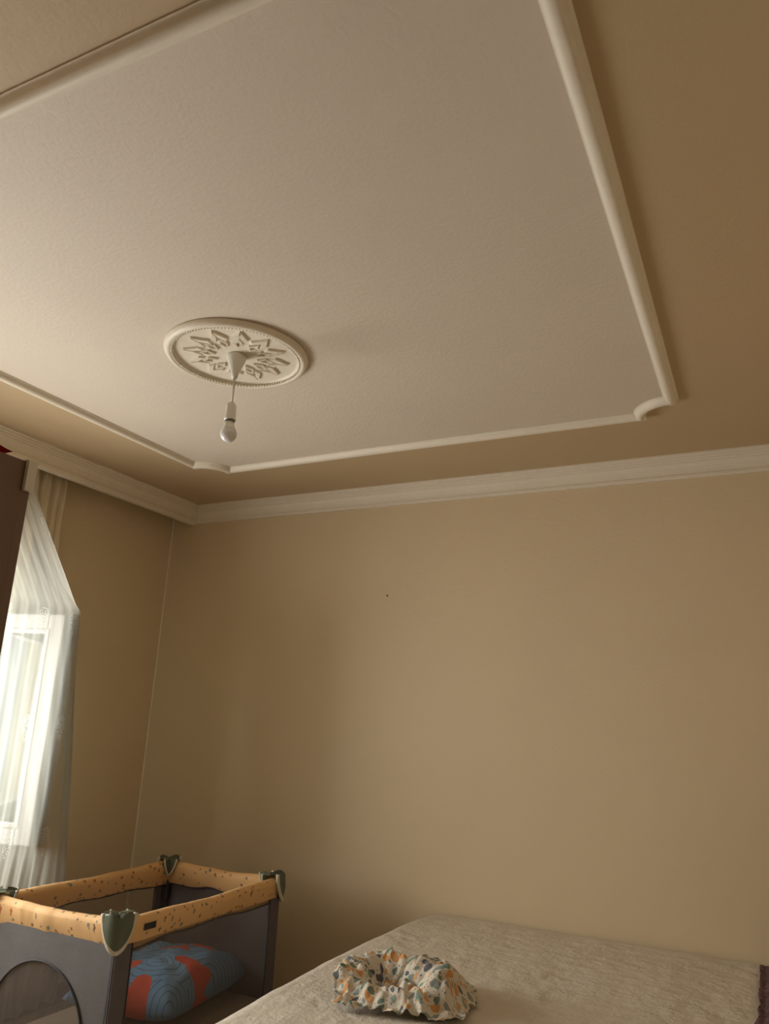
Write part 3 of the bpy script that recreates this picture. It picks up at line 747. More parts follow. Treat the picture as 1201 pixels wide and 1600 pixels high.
# ------------------------------------------------------------ bed
bed = thing('bed', (-.6, 2.87, 0), 'low double bed along the back wall under the white bedspread', 'bed')
BX0, BX1, BY0, BY1, BZ = -1.605, .40, 2.02, 3.685, .602
bm = nb(); box(bm, (BX0+.05, BY0+.05, .08), (BX1-.01, BY1-.01, .30), .01); link('bed_base', bm, WOOD.m, bed)
bm = nb(); box(bm, (BX0+.035, BY0+.035, .30), (BX1-.012, BY1-.01, BZ-.035), .05, 4); link('mattress', bm, plain('mattress_ticking', (.62, .56, .47, 1), .9), bed)
for x in (BX0+.12, BX1-.12):
    for y in (BY0+.12, BY1-.12):
        bm = nb(); box(bm, (x-.03, y-.03, 0), (x+.03, y+.03, .09), .004); link('leg', bm, WOOD.m, bed)
reparent(bed)
q = NT('embossed_white_bedspread'); uv = q.n('ShaderNodeTexCoord').outputs['UV']
wn = q.n('ShaderNodeTexNoise', i_Scale=6.0, i_Detail=3.0); q.l(uv, wn.inputs[0])
va = q.n('ShaderNodeVectorMath', operation='SCALE'); q.l(wn.outputs['Color'], va.inputs[0]); va.inputs['Scale'].default_value = .12
vb = q.n('ShaderNodeVectorMath', operation='ADD'); q.l(uv, vb.inputs[0]); q.l(va.outputs[0], vb.inputs[1])
v1 = q.n('ShaderNodeTexVoronoi', i_Scale=9.0); v1.feature = 'DISTANCE_TO_EDGE'; q.l(vb.outputs[0], v1.inputs['Vector'])
v2 = q.n('ShaderNodeTexVoronoi', i_Scale=17.0); v2.feature = 'SMOOTH_F1'; q.l(vb.outputs[0], v2.inputs['Vector'])
n4 = q.n('ShaderNodeTexNoise', i_Scale=16.0, i_Detail=5.0, i_Roughness=.65); q.l(uv, n4.inputs[0])
vein = q.math('MULTIPLY', q.math('FRACT', q.math('MULTIPLY', q.math('ADD', v2.outputs['Distance'], n4.outputs['Fac']), 3.0)), .35)
m5 = q.n('ShaderNodeTexNoise', i_Scale=4.5, i_Detail=2.0); q.l(uv, m5.inputs[0])
msk = q.math('MULTIPLY', q.math('SUBTRACT', m5.outputs['Fac'], .42), 5.0, True)
hgt = q.math('ADD', q.math('MULTIPLY', vein, msk), q.math('MULTIPLY', n4.outputs['Fac'], 1.5))
q.bump(hgt, .8, .008)
q.l(q.mix(n4.outputs['Fac'], (.60, .535, .44, 1), (.70, .635, .54, 1)), q.bsdf.inputs['Base Color']); q.bsdf.inputs['Roughness'].default_value = .9
def bed_pt(u, v):
    """sheet laid over the mattress: flat distance beyond the soft edge turns into drop"""
    SX = BX1-BX0+.42; SY = BY1-BY0+.42
    x = BX0-.42+u*SX; y = BY0-.42+v*SY
    r = .060
    # rounded plan corners: distance outside of the inset rectangle
    ax, ay, rr = BX0+r+.03, BY0+r+.03, r+.03
    far = BY1-.14
    dx = max(0, ax-x); dy = max(0, ay-y); dyf = max(0, y-far) if x < ax+.25 else 0
    D = math.hypot(dx, dy)
    z = BZ; px_, py_ = x, y
    if D > 0:
        nx, ny = dx/D, dy/D; arc = rr*PI/2
        if D < arc: t = D/rr; o = rr*math.sin(t); dz = rr*(1-math.cos(t))
        else: o = rr; dz = rr + (D-arc)
        fold = max(0, dz-rr)*.10*math.sin(12*(x*1.0+y*1.3)+2)*(.6)
        px_ = ax-nx*(o+fold) if dx > 0 else x; py_ = ay-ny*(o+fold) if dy > 0 else y
        z = BZ-dz
    # far left corner slumps and rounds off
    ex = max(0, (BX0+.22-px_))/.22; ey = max(0, (py_-(BY1-.26)))/.26
    z -= .008*min(1, ex)*min(1, ey)
    px_ += .02*min(1.2, ex)*min(1, ey)**2.5
    # sagging towards the near left corner, where one sits down
    z -= .020*max(0, min(1, (2.75-py_)/.7))*max(0, min(1, (-1.0-px_)/.5))
    tp_ = 1 if D < .05 else .4
    z += tp_*(.009*noise.noise(Vector((px_*1.6, py_*1.6, 1)))+.0045*noise.noise(Vector((px_*6, py_*4, 2)))+.0022*noise.noise(Vector((px_*17, py_*14, 3))))
    return Vector((px_, py_, max(.06, z))), (x, y)
bm = nb(); surf(bm, bed_pt, 300, 250)
tag(link('bedspread', bm, q.m, smooth=True), 'off-white bedspread with raised floral pattern spread over the whole bed', 'bedspread')
# purple throw at the head end
pt = NT('purple_yarn'); v = pt.vec('Object', (1, 1, 1)); nn = pt.n('ShaderNodeTexNoise', i_Scale=70.0, i_Detail=4.0); pt.l(v, nn.inputs[0])
pt.l(pt.mix(nn.outputs['Fac'], (.07, .03, .04, 1), (.44, .28, .28, 1)), pt.bsdf.inputs['Base Color']); pt.bsdf.inputs['Roughness'].default_value = 1
def throw_pt(u, v):
    x = -.118+.018*noise.noise(Vector((v*14, 0, 4)))*(1-u)+u*.53; y = 2.06+v*1.585
    k = .009*abs(math.sin(x*95))*abs(math.sin(y*95)) + .006*noise.noise(Vector((x*60, y*60, 0)))
    edge = min(1, u*8)*min(1, (1-v)*20)
    return Vector((x, y, BZ+.009+.010*edge+k+.009*noise.noise(Vector((x*1.6, y*1.6, 1))))), (u, v)
bm = nb(); surf(bm, throw_pt, 90, 260); bmesh.ops.solidify(bm, geom=bm.faces[:], thickness=.003)
tag(link('crochet_throw', bm, pt.m, smooth=True), 'dark purple crocheted throw at the right end of the bed', 'blanket')


# ------------------------------------------------------------ crumpled muslin cloth on the bed
CN, CM = 81, 61
# vertex grid of the cloth in half millimetres, x then y then z; every row after the first is the step from the row before
CLOTH_X = [
-472,-468,-463,-458,-458,-452,-448,-446,-440,-440,-441,-443,-448,-451,-454,-456,-459,-462,-467,-470,-472,-473,-474,-470,-465,-467,-464,-456,-447,-441,-432,-432,-429,-421,-416,-417,-424,-426,-428,-424,-422,-425,-422,-420,-418,-413,-409,-400,-392,-384,-384,-385,-380,-378,-368,-361,-363,-357,-357,-357,-353,
9,10,10,9,13,11,10,11,8,9,10,9,10,11,12,12,12,12,13,13,13,13,13,11,9,12,13,11,8,8,6,10,10,4,1,3,10,11,11,6,6,10,10,11,12,11,12,11,11,9,9,11,10,12,7,7,14,10,9,9,6,
10,10,10,11,11,10,10,10,9,9,9,8,8,9,10,11,13,13,14,13,13,13,13,10,7,9,9,8,8,9,9,9,7,3,1,5,9,11,11,10,8,9,10,10,11,11,11,11,10,9,11,13,13,13,12,10,11,11,10,9,11,
13,11,10,10,10,9,9,9,9,9,9,11,11,9,9,10,11,13,13,14,14,12,11,9,7,6,6,8,10,10,9,7,5,5,7,8,11,12,13,12,11,10,8,9,9,9,9,7,6,8,11,13,13,13,13,12,10,10,10,9,4,
13,11,10,9,9,9,9,9,9,10,11,12,13,11,9,8,9,10,12,13,13,12,10,8,8,7,8,10,12,12,9,8,9,11,12,13,12,12,12,12,10,9,9,8,7,7,5,4,4,6,10,12,13,13,13,12,10,9,11,11,12,
8,10,10,9,9,10,9,9,9,9,9,11,12,11,10,9,9,10,12,13,13,13,11,11,12,12,12,12,12,12,12,12,13,15,16,14,12,12,12,11,11,11,10,9,8,5,5,5,6,7,8,9,10,11,11,10,10,11,11,11,9,
9,10,10,9,8,8,9,8,8,8,8,8,8,10,11,11,10,11,11,13,14,14,15,16,16,16,15,13,13,13,14,15,16,16,15,13,12,11,11,12,12,11,11,10,8,9,9,9,10,10,10,10,10,10,9,10,11,11,12,13,12,
11,9,9,9,9,9,8,8,8,7,7,7,8,10,12,14,14,13,13,13,13,15,16,17,18,18,16,14,13,14,15,15,15,15,14,13,11,11,11,12,14,14,12,10,10,11,12,12,12,12,11,11,11,10,11,11,12,14,14,13,14,
9,10,9,10,9,9,9,9,9,9,8,8,9,11,12,12,14,14,14,13,13,13,15,17,16,14,13,13,13,13,12,12,13,15,14,12,11,10,12,14,15,15,14,13,12,13,14,16,14,13,12,11,10,11,12,13,14,15,14,13,14,
8,10,11,9,9,8,8,8,8,8,9,8,9,10,10,12,12,13,12,11,12,13,14,14,13,12,11,11,11,10,11,12,12,12,13,12,11,11,12,14,14,13,13,14,16,16,17,15,14,12,12,11,11,11,12,14,15,13,11,11,12,
14,11,9,10,9,9,8,9,9,10,9,9,9,9,10,11,11,11,11,12,12,13,14,13,12,11,12,13,12,12,11,11,11,10,9,9,10,11,12,13,14,13,13,15,16,16,14,12,10,9,9,10,10,11,11,10,10,10,10,11,13,
11,8,9,9,10,9,9,9,11,12,13,11,9,9,10,10,11,11,12,13,14,15,14,14,14,14,15,14,14,12,12,10,8,6,5,7,9,11,12,12,12,13,13,14,14,12,11,10,10,10,9,10,11,12,10,8,6,6,8,10,12,
0,6,7,9,9,10,10,9,10,14,14,14,13,12,11,12,12,12,12,13,14,14,14,15,16,18,17,17,14,13,12,10,8,6,7,8,11,12,12,12,12,12,14,13,13,11,10,10,11,11,11,9,11,10,10,8,6,6,8,10,13,
12,10,9,9,9,9,10,10,10,10,12,14,14,14,14,12,12,12,12,12,13,14,14,14,15,15,15,14,13,12,11,11,10,10,10,12,12,13,12,12,13,14,13,13,12,11,10,10,11,11,9,11,10,10,9,9,9,9,9,9,7,
12,11,11,10,10,10,10,10,10,10,11,11,12,12,12,13,12,11,12,12,12,12,13,13,13,13,12,10,10,11,11,12,12,12,12,12,12,12,13,14,14,14,13,11,10,10,10,10,10,9,10,11,13,11,11,10,10,10,10,11,11,
8,10,11,11,11,11,10,12,13,12,11,10,11,12,12,11,11,11,11,10,9,10,12,13,13,13,11,10,9,9,10,11,13,13,13,13,13,12,12,13,13,12,11,11,10,11,11,11,9,8,10,12,12,12,11,11,11,11,12,12,13,
11,10,11,11,11,10,10,12,14,13,11,10,9,10,10,10,9,10,9,9,9,10,11,12,13,12,12,10,9,8,9,12,14,15,15,14,13,13,12,10,11,12,12,11,12,13,14,14,12,9,8,9,10,10,11,13,13,12,11,11,9,
11,11,10,11,10,10,12,13,12,11,11,11,11,11,10,8,9,9,9,9,10,10,10,10,11,12,12,12,11,11,12,12,14,16,17,16,14,13,11,11,10,12,13,14,14,14,14,13,12,10,9,8,9,11,12,14,13,12,12,11,11,
11,11,11,10,11,13,14,13,11,11,11,11,12,11,11,9,8,9,10,11,10,9,9,9,10,11,12,14,14,14,13,13,13,15,15,14,12,11,11,10,11,12,14,15,15,14,13,14,13,12,10,10,11,10,11,12,12,11,10,9,7,
11,11,11,11,13,14,15,13,12,11,11,13,12,11,10,11,11,11,11,11,11,9,7,7,8,10,13,14,16,15,14,14,13,12,12,11,10,8,9,9,10,11,13,14,15,14,14,14,14,14,14,12,10,11,10,9,10,10,10,11,11,
11,11,11,11,11,13,13,12,10,10,11,11,12,12,11,12,13,13,13,12,11,10,10,9,6,6,8,11,12,13,13,12,10,8,7,7,8,8,7,8,9,9,9,8,8,10,11,12,14,17,16,13,11,10,10,8,7,9,10,10,9,
9,9,9,10,11,11,11,11,10,9,9,11,12,12,14,14,14,12,10,9,9,9,9,9,8,7,7,9,9,9,10,8,7,6,6,7,8,7,8,8,8,8,7,6,5,6,8,10,12,12,13,13,12,13,12,11,12,12,12,11,11,
14,11,10,10,11,11,11,11,12,11,10,12,13,14,14,14,13,10,8,9,8,9,9,9,10,9,9,8,8,7,6,7,8,8,9,9,9,10,9,8,6,7,7,7,7,8,9,9,9,9,9,10,12,12,13,14,13,12,11,11,13,
13,11,10,11,11,11,11,11,11,12,13,14,16,15,15,14,10,9,9,9,9,8,8,9,10,11,10,9,8,7,6,8,10,11,10,10,9,9,9,8,7,6,6,8,9,9,9,9,8,8,8,10,11,12,13,13,14,13,11,12,14,
6,9,10,9,10,10,10,11,12,12,14,15,15,15,13,11,9,9,10,9,9,9,9,9,10,11,11,9,9,9,8,7,8,10,10,9,9,10,9,8,8,7,8,8,9,9,9,8,8,8,10,10,11,11,11,12,13,12,11,10,11,
11,9,9,9,9,10,10,10,11,11,11,9,8,9,9,8,9,10,10,10,10,10,9,9,10,11,11,10,8,9,8,6,6,7,10,10,11,10,9,9,9,8,6,7,8,9,8,6,6,9,10,11,10,10,9,9,8,9,9,9,8,
11,10,8,8,8,9,11,11,10,10,9,7,5,5,6,8,9,10,10,10,12,12,10,10,10,11,10,8,8,8,10,9,8,8,8,10,9,9,9,9,9,7,6,5,6,7,6,6,6,9,11,10,9,8,8,7,6,6,8,8,9,
11,10,10,7,8,10,10,10,10,10,8,7,8,7,8,9,10,9,10,11,11,11,11,9,9,7,7,8,8,9,9,11,9,7,7,8,7,7,8,7,7,7,7,7,6,6,7,7,9,9,9,7,6,7,7,6,6,7,8,10,10,
7,11,9,9,9,10,11,11,10,9,8,7,8,9,10,11,11,11,10,10,10,10,9,9,6,6,6,8,10,10,10,10,9,6,5,5,6,5,3,4,4,6,8,8,8,7,8,9,10,9,8,8,7,7,7,7,7,8,9,9,4,
13,12,12,11,11,11,12,12,10,8,7,7,7,9,9,10,11,11,10,9,8,8,8,6,6,6,8,9,10,10,9,8,7,4,3,4,7,6,6,6,6,6,6,7,8,9,9,11,10,10,9,8,9,8,8,8,8,7,8,9,13,
17,14,14,14,12,11,9,8,8,8,8,7,6,8,10,10,10,11,10,9,8,9,10,10,9,10,10,10,9,8,9,8,7,6,5,5,6,7,7,8,8,7,7,7,7,7,9,10,11,11,9,10,10,10,9,9,8,7,8,10,11,
10,12,14,14,11,9,7,6,7,8,8,8,8,8,8,9,10,9,10,9,8,8,10,11,11,10,10,10,10,9,8,8,7,8,8,6,4,5,7,6,5,5,7,8,8,8,8,10,11,11,11,11,11,11,10,10,10,12,13,13,15,
-2,7,10,10,11,9,8,7,8,8,8,9,8,7,9,9,9,9,9,9,9,9,9,11,11,11,11,10,10,10,9,8,9,11,9,8,7,8,7,5,2,4,7,10,9,9,10,12,13,13,13,13,12,10,11,11,13,16,16,15,10,
5,5,7,10,10,10,10,10,9,9,9,8,8,9,8,9,9,10,9,10,10,8,8,8,9,9,9,10,10,10,10,10,10,11,12,10,10,9,9,7,7,8,9,8,9,9,11,13,14,15,16,14,11,11,11,13,15,15,15,15,19,
11,8,8,10,11,11,10,11,11,11,10,8,7,6,7,7,9,9,11,10,10,9,9,9,9,8,7,7,8,8,8,9,11,12,11,10,9,8,7,9,9,9,9,10,10,11,13,13,14,14,15,13,11,9,11,13,12,12,12,11,11,
12,9,8,9,10,9,10,10,11,9,9,9,6,4,4,6,8,10,11,11,10,9,9,9,9,9,7,6,5,6,8,10,11,11,10,9,6,5,6,8,9,8,8,10,11,12,12,13,13,14,13,12,10,10,10,10,12,11,12,13,12,
8,7,8,9,9,10,9,10,9,8,8,7,6,4,5,6,7,8,9,10,8,7,7,9,10,9,8,6,6,7,9,9,10,10,9,7,6,6,7,8,8,7,5,6,10,13,14,13,13,12,10,10,11,12,11,12,12,13,12,13,14,
7,8,8,8,9,9,9,8,8,8,6,6,7,8,8,7,7,8,8,7,7,7,8,9,10,9,9,9,8,9,9,9,8,8,8,9,9,10,10,8,8,7,6,4,7,12,14,13,11,9,9,9,10,11,12,12,13,13,13,12,12,
9,9,8,9,9,9,9,8,7,8,7,7,9,11,10,11,10,9,8,8,8,9,10,10,9,9,10,10,10,9,9,9,9,9,9,10,12,12,11,10,9,10,10,10,9,11,13,13,11,9,9,10,12,12,12,11,12,12,11,9,7,
9,10,11,10,8,8,9,9,8,8,9,10,12,15,15,13,12,11,9,9,10,12,10,8,8,10,10,10,9,9,9,9,9,8,9,10,13,15,15,14,13,13,15,17,17,15,14,13,12,11,10,11,11,11,10,11,11,10,9,8,6,
10,12,13,11,9,9,9,9,8,8,10,12,15,16,15,14,12,9,8,9,12,11,8,6,6,7,8,8,8,8,9,9,9,7,8,11,14,17,20,21,20,19,20,22,22,20,16,14,12,12,11,11,11,11,11,11,10,8,7,9,15,
17,13,10,9,9,8,9,8,9,9,9,12,14,16,15,13,11,9,7,8,10,10,9,6,4,3,4,7,10,12,11,11,10,11,11,13,16,18,19,21,22,22,20,19,19,18,16,14,12,10,11,10,9,10,10,10,9,6,6,8,1,
12,11,10,9,9,9,9,9,8,9,10,12,15,13,13,11,9,7,7,6,7,9,11,11,10,8,8,9,12,13,12,10,10,13,15,14,13,12,12,15,19,20,19,15,13,13,13,12,11,11,10,9,10,10,10,10,9,8,9,9,16,
14,12,11,11,11,10,8,8,9,9,12,14,13,11,9,8,8,8,7,7,7,11,14,15,13,12,11,11,11,10,10,10,11,13,15,15,12,11,11,12,15,18,17,14,11,11,11,11,12,11,9,9,9,9,9,8,8,9,7,5,2,
9,13,13,12,12,9,7,8,9,11,12,13,11,9,8,8,7,8,9,9,10,12,13,14,13,13,12,10,9,9,8,9,10,11,12,13,12,11,11,11,12,14,15,15,14,10,9,9,11,11,10,9,9,8,8,8,9,10,7,4,4,
14,14,13,12,11,10,9,9,10,11,12,10,9,9,8,7,7,9,10,11,11,9,8,9,11,12,11,10,9,9,9,8,8,8,8,10,12,11,10,10,10,11,12,13,13,11,7,7,7,8,8,9,9,9,9,8,7,9,11,8,-1,
12,12,12,11,11,11,11,11,11,11,11,9,7,7,7,7,9,9,11,10,9,7,7,8,11,12,12,10,8,7,7,9,10,8,7,8,11,13,14,13,12,11,12,13,12,10,9,7,7,7,9,10,9,10,10,9,8,9,11,12,13,
11,9,10,11,11,12,13,12,12,12,10,9,8,7,7,9,9,10,9,7,4,5,7,9,9,10,11,10,7,7,9,11,10,8,8,10,13,16,18,18,16,13,12,12,11,11,10,10,10,10,11,11,10,9,10,11,10,9,9,12,18,
5,9,10,11,12,12,12,12,12,11,10,9,8,8,10,11,12,11,9,6,4,5,7,9,10,11,11,11,10,9,10,10,10,11,13,15,17,19,19,19,17,15,14,12,12,11,10,10,10,11,12,10,9,10,11,12,12,9,8,9,8,
11,11,10,10,10,12,11,12,11,10,10,11,10,9,10,11,11,10,9,9,10,10,10,9,9,9,10,11,11,10,10,11,12,14,16,18,18,17,17,17,18,16,13,12,12,11,12,11,11,11,11,10,9,9,10,10,10,9,7,7,11,
14,11,10,9,9,9,11,11,11,11,11,11,10,10,8,6,5,4,6,10,12,12,11,10,10,10,10,11,12,11,11,11,13,17,18,16,13,11,12,15,17,15,12,12,12,12,12,12,10,10,9,10,11,10,9,7,7,7,6,6,8,
12,10,9,8,7,6,6,8,10,11,11,10,10,8,6,2,-1,2,6,10,12,12,12,13,14,12,12,12,12,12,11,11,14,15,16,14,10,8,9,12,13,12,11,10,11,12,11,11,11,10,9,9,11,11,8,6,3,3,4,4,6,
9,9,8,8,6,4,4,6,8,9,8,8,8,7,5,2,2,5,10,12,13,15,16,18,17,16,14,13,12,13,11,11,11,13,13,13,11,9,7,7,7,8,9,11,12,12,11,10,11,11,9,9,9,9,9,7,4,3,5,5,-1,
9,8,8,7,7,6,6,5,6,5,5,6,8,8,7,8,9,12,14,15,16,16,17,16,15,14,13,12,13,12,13,14,13,12,11,9,10,10,8,4,5,8,11,13,13,11,10,10,11,11,10,7,7,8,7,6,6,7,8,9,11,
8,7,7,6,6,7,7,6,4,4,4,6,7,8,9,11,14,16,17,18,17,16,15,13,13,13,13,14,13,13,13,13,13,12,11,11,11,11,10,8,7,9,11,12,11,11,12,12,12,11,10,9,8,6,5,4,6,9,9,8,5,
-1,4,6,6,6,8,8,7,7,7,9,8,9,9,11,15,17,20,21,20,19,17,13,12,12,13,13,12,13,12,12,12,12,12,11,10,10,12,11,10,9,10,11,10,10,11,11,12,12,12,10,10,7,5,3,6,9,10,10,9,7,
9,8,7,8,7,6,6,8,9,11,12,12,11,12,17,21,24,23,22,20,17,13,13,13,14,14,13,12,10,11,11,10,11,10,10,9,9,10,12,12,11,11,10,9,9,10,12,13,12,10,10,10,9,6,7,8,10,12,12,12,12,
12,9,9,9,8,7,7,7,8,11,14,13,11,13,17,22,24,22,17,13,11,12,12,14,13,13,13,12,12,12,13,12,11,11,11,10,10,10,11,12,12,11,10,10,9,11,13,12,10,9,10,11,11,10,10,11,12,13,14,14,13,
12,10,8,9,10,9,9,8,8,8,9,10,10,10,13,16,19,17,15,14,14,14,14,13,12,12,12,13,14,14,14,14,13,11,10,11,11,11,12,12,12,11,12,12,13,13,12,11,10,10,11,10,9,9,9,10,11,12,13,13,16,
13,10,10,9,10,11,10,10,8,8,7,8,9,10,11,13,14,15,13,12,13,13,12,11,11,11,13,14,14,15,14,14,13,12,11,11,12,13,13,13,11,12,13,14,14,13,12,12,11,11,9,9,9,8,8,10,12,12,12,12,12,
1,8,10,11,11,11,10,10,11,9,7,7,8,10,11,11,10,10,11,10,10,10,10,9,10,12,13,14,16,15,15,14,13,12,11,11,11,12,12,11,10,10,12,15,16,14,12,11,11,11,10,8,7,8,10,12,13,12,11,12,11,
12,11,12,11,10,10,11,10,11,11,11,10,10,11,10,8,8,9,10,12,11,11,10,9,10,11,12,13,13,15,14,14,13,12,10,9,10,10,11,9,8,8,11,13,14,13,10,7,7,7,8,8,8,10,12,14,13,12,12,13,15,
10,11,11,11,11,11,11,11,11,13,13,12,13,14,12,8,7,8,10,12,12,11,11,11,11,13,13,13,13,13,14,14,13,12,12,10,8,9,9,9,8,8,9,10,12,12,9,4,1,2,5,8,10,12,14,14,14,12,11,11,13,
11,10,10,12,13,13,13,13,12,13,13,13,14,15,12,9,9,10,11,12,13,12,11,12,14,15,16,15,15,14,14,12,12,13,12,11,8,6,5,6,7,9,9,10,11,10,8,6,3,3,5,8,12,14,14,14,12,11,10,10,11,
9,11,12,11,12,13,13,14,14,12,12,12,13,12,10,9,7,9,11,12,13,14,15,15,15,15,15,16,15,14,13,13,12,11,12,12,11,6,5,7,9,10,10,10,11,12,12,12,11,9,10,11,12,12,13,12,12,11,10,8,6,
13,11,11,12,13,13,13,13,13,12,11,11,10,10,9,8,7,8,10,12,13,14,15,16,16,13,13,13,13,13,12,11,10,10,10,12,11,10,8,8,10,11,11,11,13,14,16,16,15,14,13,13,12,12,11,10,9,11,10,10,9,
9,11,12,14,13,12,12,11,11,11,11,11,12,10,9,8,8,7,8,10,13,14,14,14,14,14,12,12,12,12,11,10,10,10,11,11,13,12,9,8,9,10,10,11,13,17,18,18,17,16,14,13,13,12,10,9,10,9,11,10,6,
9,11,13,12,13,13,12,12,12,12,12,13,12,11,10,10,9,8,8,9,9,11,12,13,14,13,12,11,11,11,11,11,10,11,11,11,11,10,9,7,8,11,12,13,14,15,15,16,16,16,14,13,11,10,10,10,10,10,10,10,11,
11,12,12,12,11,11,12,13,12,12,12,12,11,10,10,10,11,9,8,8,9,9,11,11,10,11,12,12,12,12,11,11,11,10,9,9,9,11,11,10,12,13,15,16,15,13,12,11,13,14,14,12,11,10,10,9,9,10,10,10,11,
13,12,11,11,10,11,12,12,12,11,11,11,12,11,11,12,11,11,11,10,9,9,9,9,9,9,10,10,11,11,12,11,10,8,7,7,8,9,11,13,14,15,16,16,15,12,12,14,16,16,15,14,12,11,10,10,10,10,9,9,9,
11,11,10,9,10,11,12,13,12,11,11,11,10,11,12,12,12,11,11,12,12,11,9,9,9,9,8,10,10,11,12,12,10,8,8,7,8,9,11,14,14,14,14,13,11,11,13,16,18,18,17,15,14,14,12,10,8,8,9,9,8,
9,10,10,10,11,13,13,12,12,11,10,9,7,9,11,12,12,11,10,9,10,11,11,11,10,10,10,9,10,11,12,12,12,11,9,8,6,7,10,12,13,12,11,10,7,9,11,13,15,16,16,16,16,15,14,12,9,8,8,9,10,
12,11,11,12,13,13,13,13,13,13,11,9,8,7,9,11,11,11,7,6,8,9,9,9,11,11,9,8,8,9,10,12,11,10,9,7,7,7,9,11,11,11,10,8,7,9,12,13,13,13,14,14,14,13,13,12,10,8,8,9,9,
13,12,12,12,13,12,13,14,15,15,14,12,11,9,8,9,10,8,6,4,3,3,4,6,8,7,5,4,4,4,3,3,5,6,7,9,9,12,12,11,9,8,9,9,9,9,10,11,11,11,12,12,12,12,11,11,11,10,9,9,10,
12,12,13,13,12,12,12,12,13,15,16,15,13,11,10,9,8,6,4,4,3,3,4,6,6,5,4,3,3,0,-1,0,3,7,9,10,14,16,17,15,14,13,11,10,11,11,10,11,12,12,11,12,11,11,11,11,11,11,10,9,11,
12,12,12,12,11,11,11,11,12,14,15,16,13,11,9,9,8,5,4,4,6,5,6,5,4,4,6,8,7,5,5,7,12,15,15,15,17,19,19,19,20,17,14,12,11,10,10,10,11,11,12,12,13,12,11,10,10,10,10,10,10,
10,11,11,11,11,11,11,12,11,12,14,15,15,13,11,9,8,7,9,10,9,11,10,9,8,11,15,17,16,15,14,17,20,22,22,22,22,20,19,19,18,18,15,12,10,9,8,8,9,12,12,11,12,12,10,9,9,10,10,11,12,
12,11,10,11,12,11,10,10,12,11,12,14,18,17,13,11,9,13,17,18,17,17,21,23,24,25,27,26,24,22,21,20,21,23,26,27,24,21,17,16,16,15,14,12,9,8,9,9,9,10,11,12,11,11,12,10,10,9,11,10,8,
10,12,12,12,11,11,10,10,10,9,9,11,14,15,15,13,15,18,21,23,22,22,23,25,26,28,27,26,25,25,24,23,20,20,20,20,18,15,14,13,12,11,10,10,10,9,9,10,10,8,9,11,11,12,11,11,9,10,9,9,9,
13,13,13,12,11,10,11,11,9,8,9,9,9,12,14,16,19,21,20,17,17,18,19,20,22,22,23,24,25,26,27,25,21,17,16,15,13,12,12,10,7,6,8,9,10,10,10,10,10,9,8,8,9,10,11,10,10,9,10,10,11,
15,12,15,13,8,9,10,13,10,7,8,7,10,9,13,16,19,17,13,4,5,9,13,15,16,15,16,16,19,20,22,20,17,15,12,13,10,9,12,9,3,1,5,9,11,12,10,11,10,10,6,8,6,10,11,8,9,10,11,9,7]
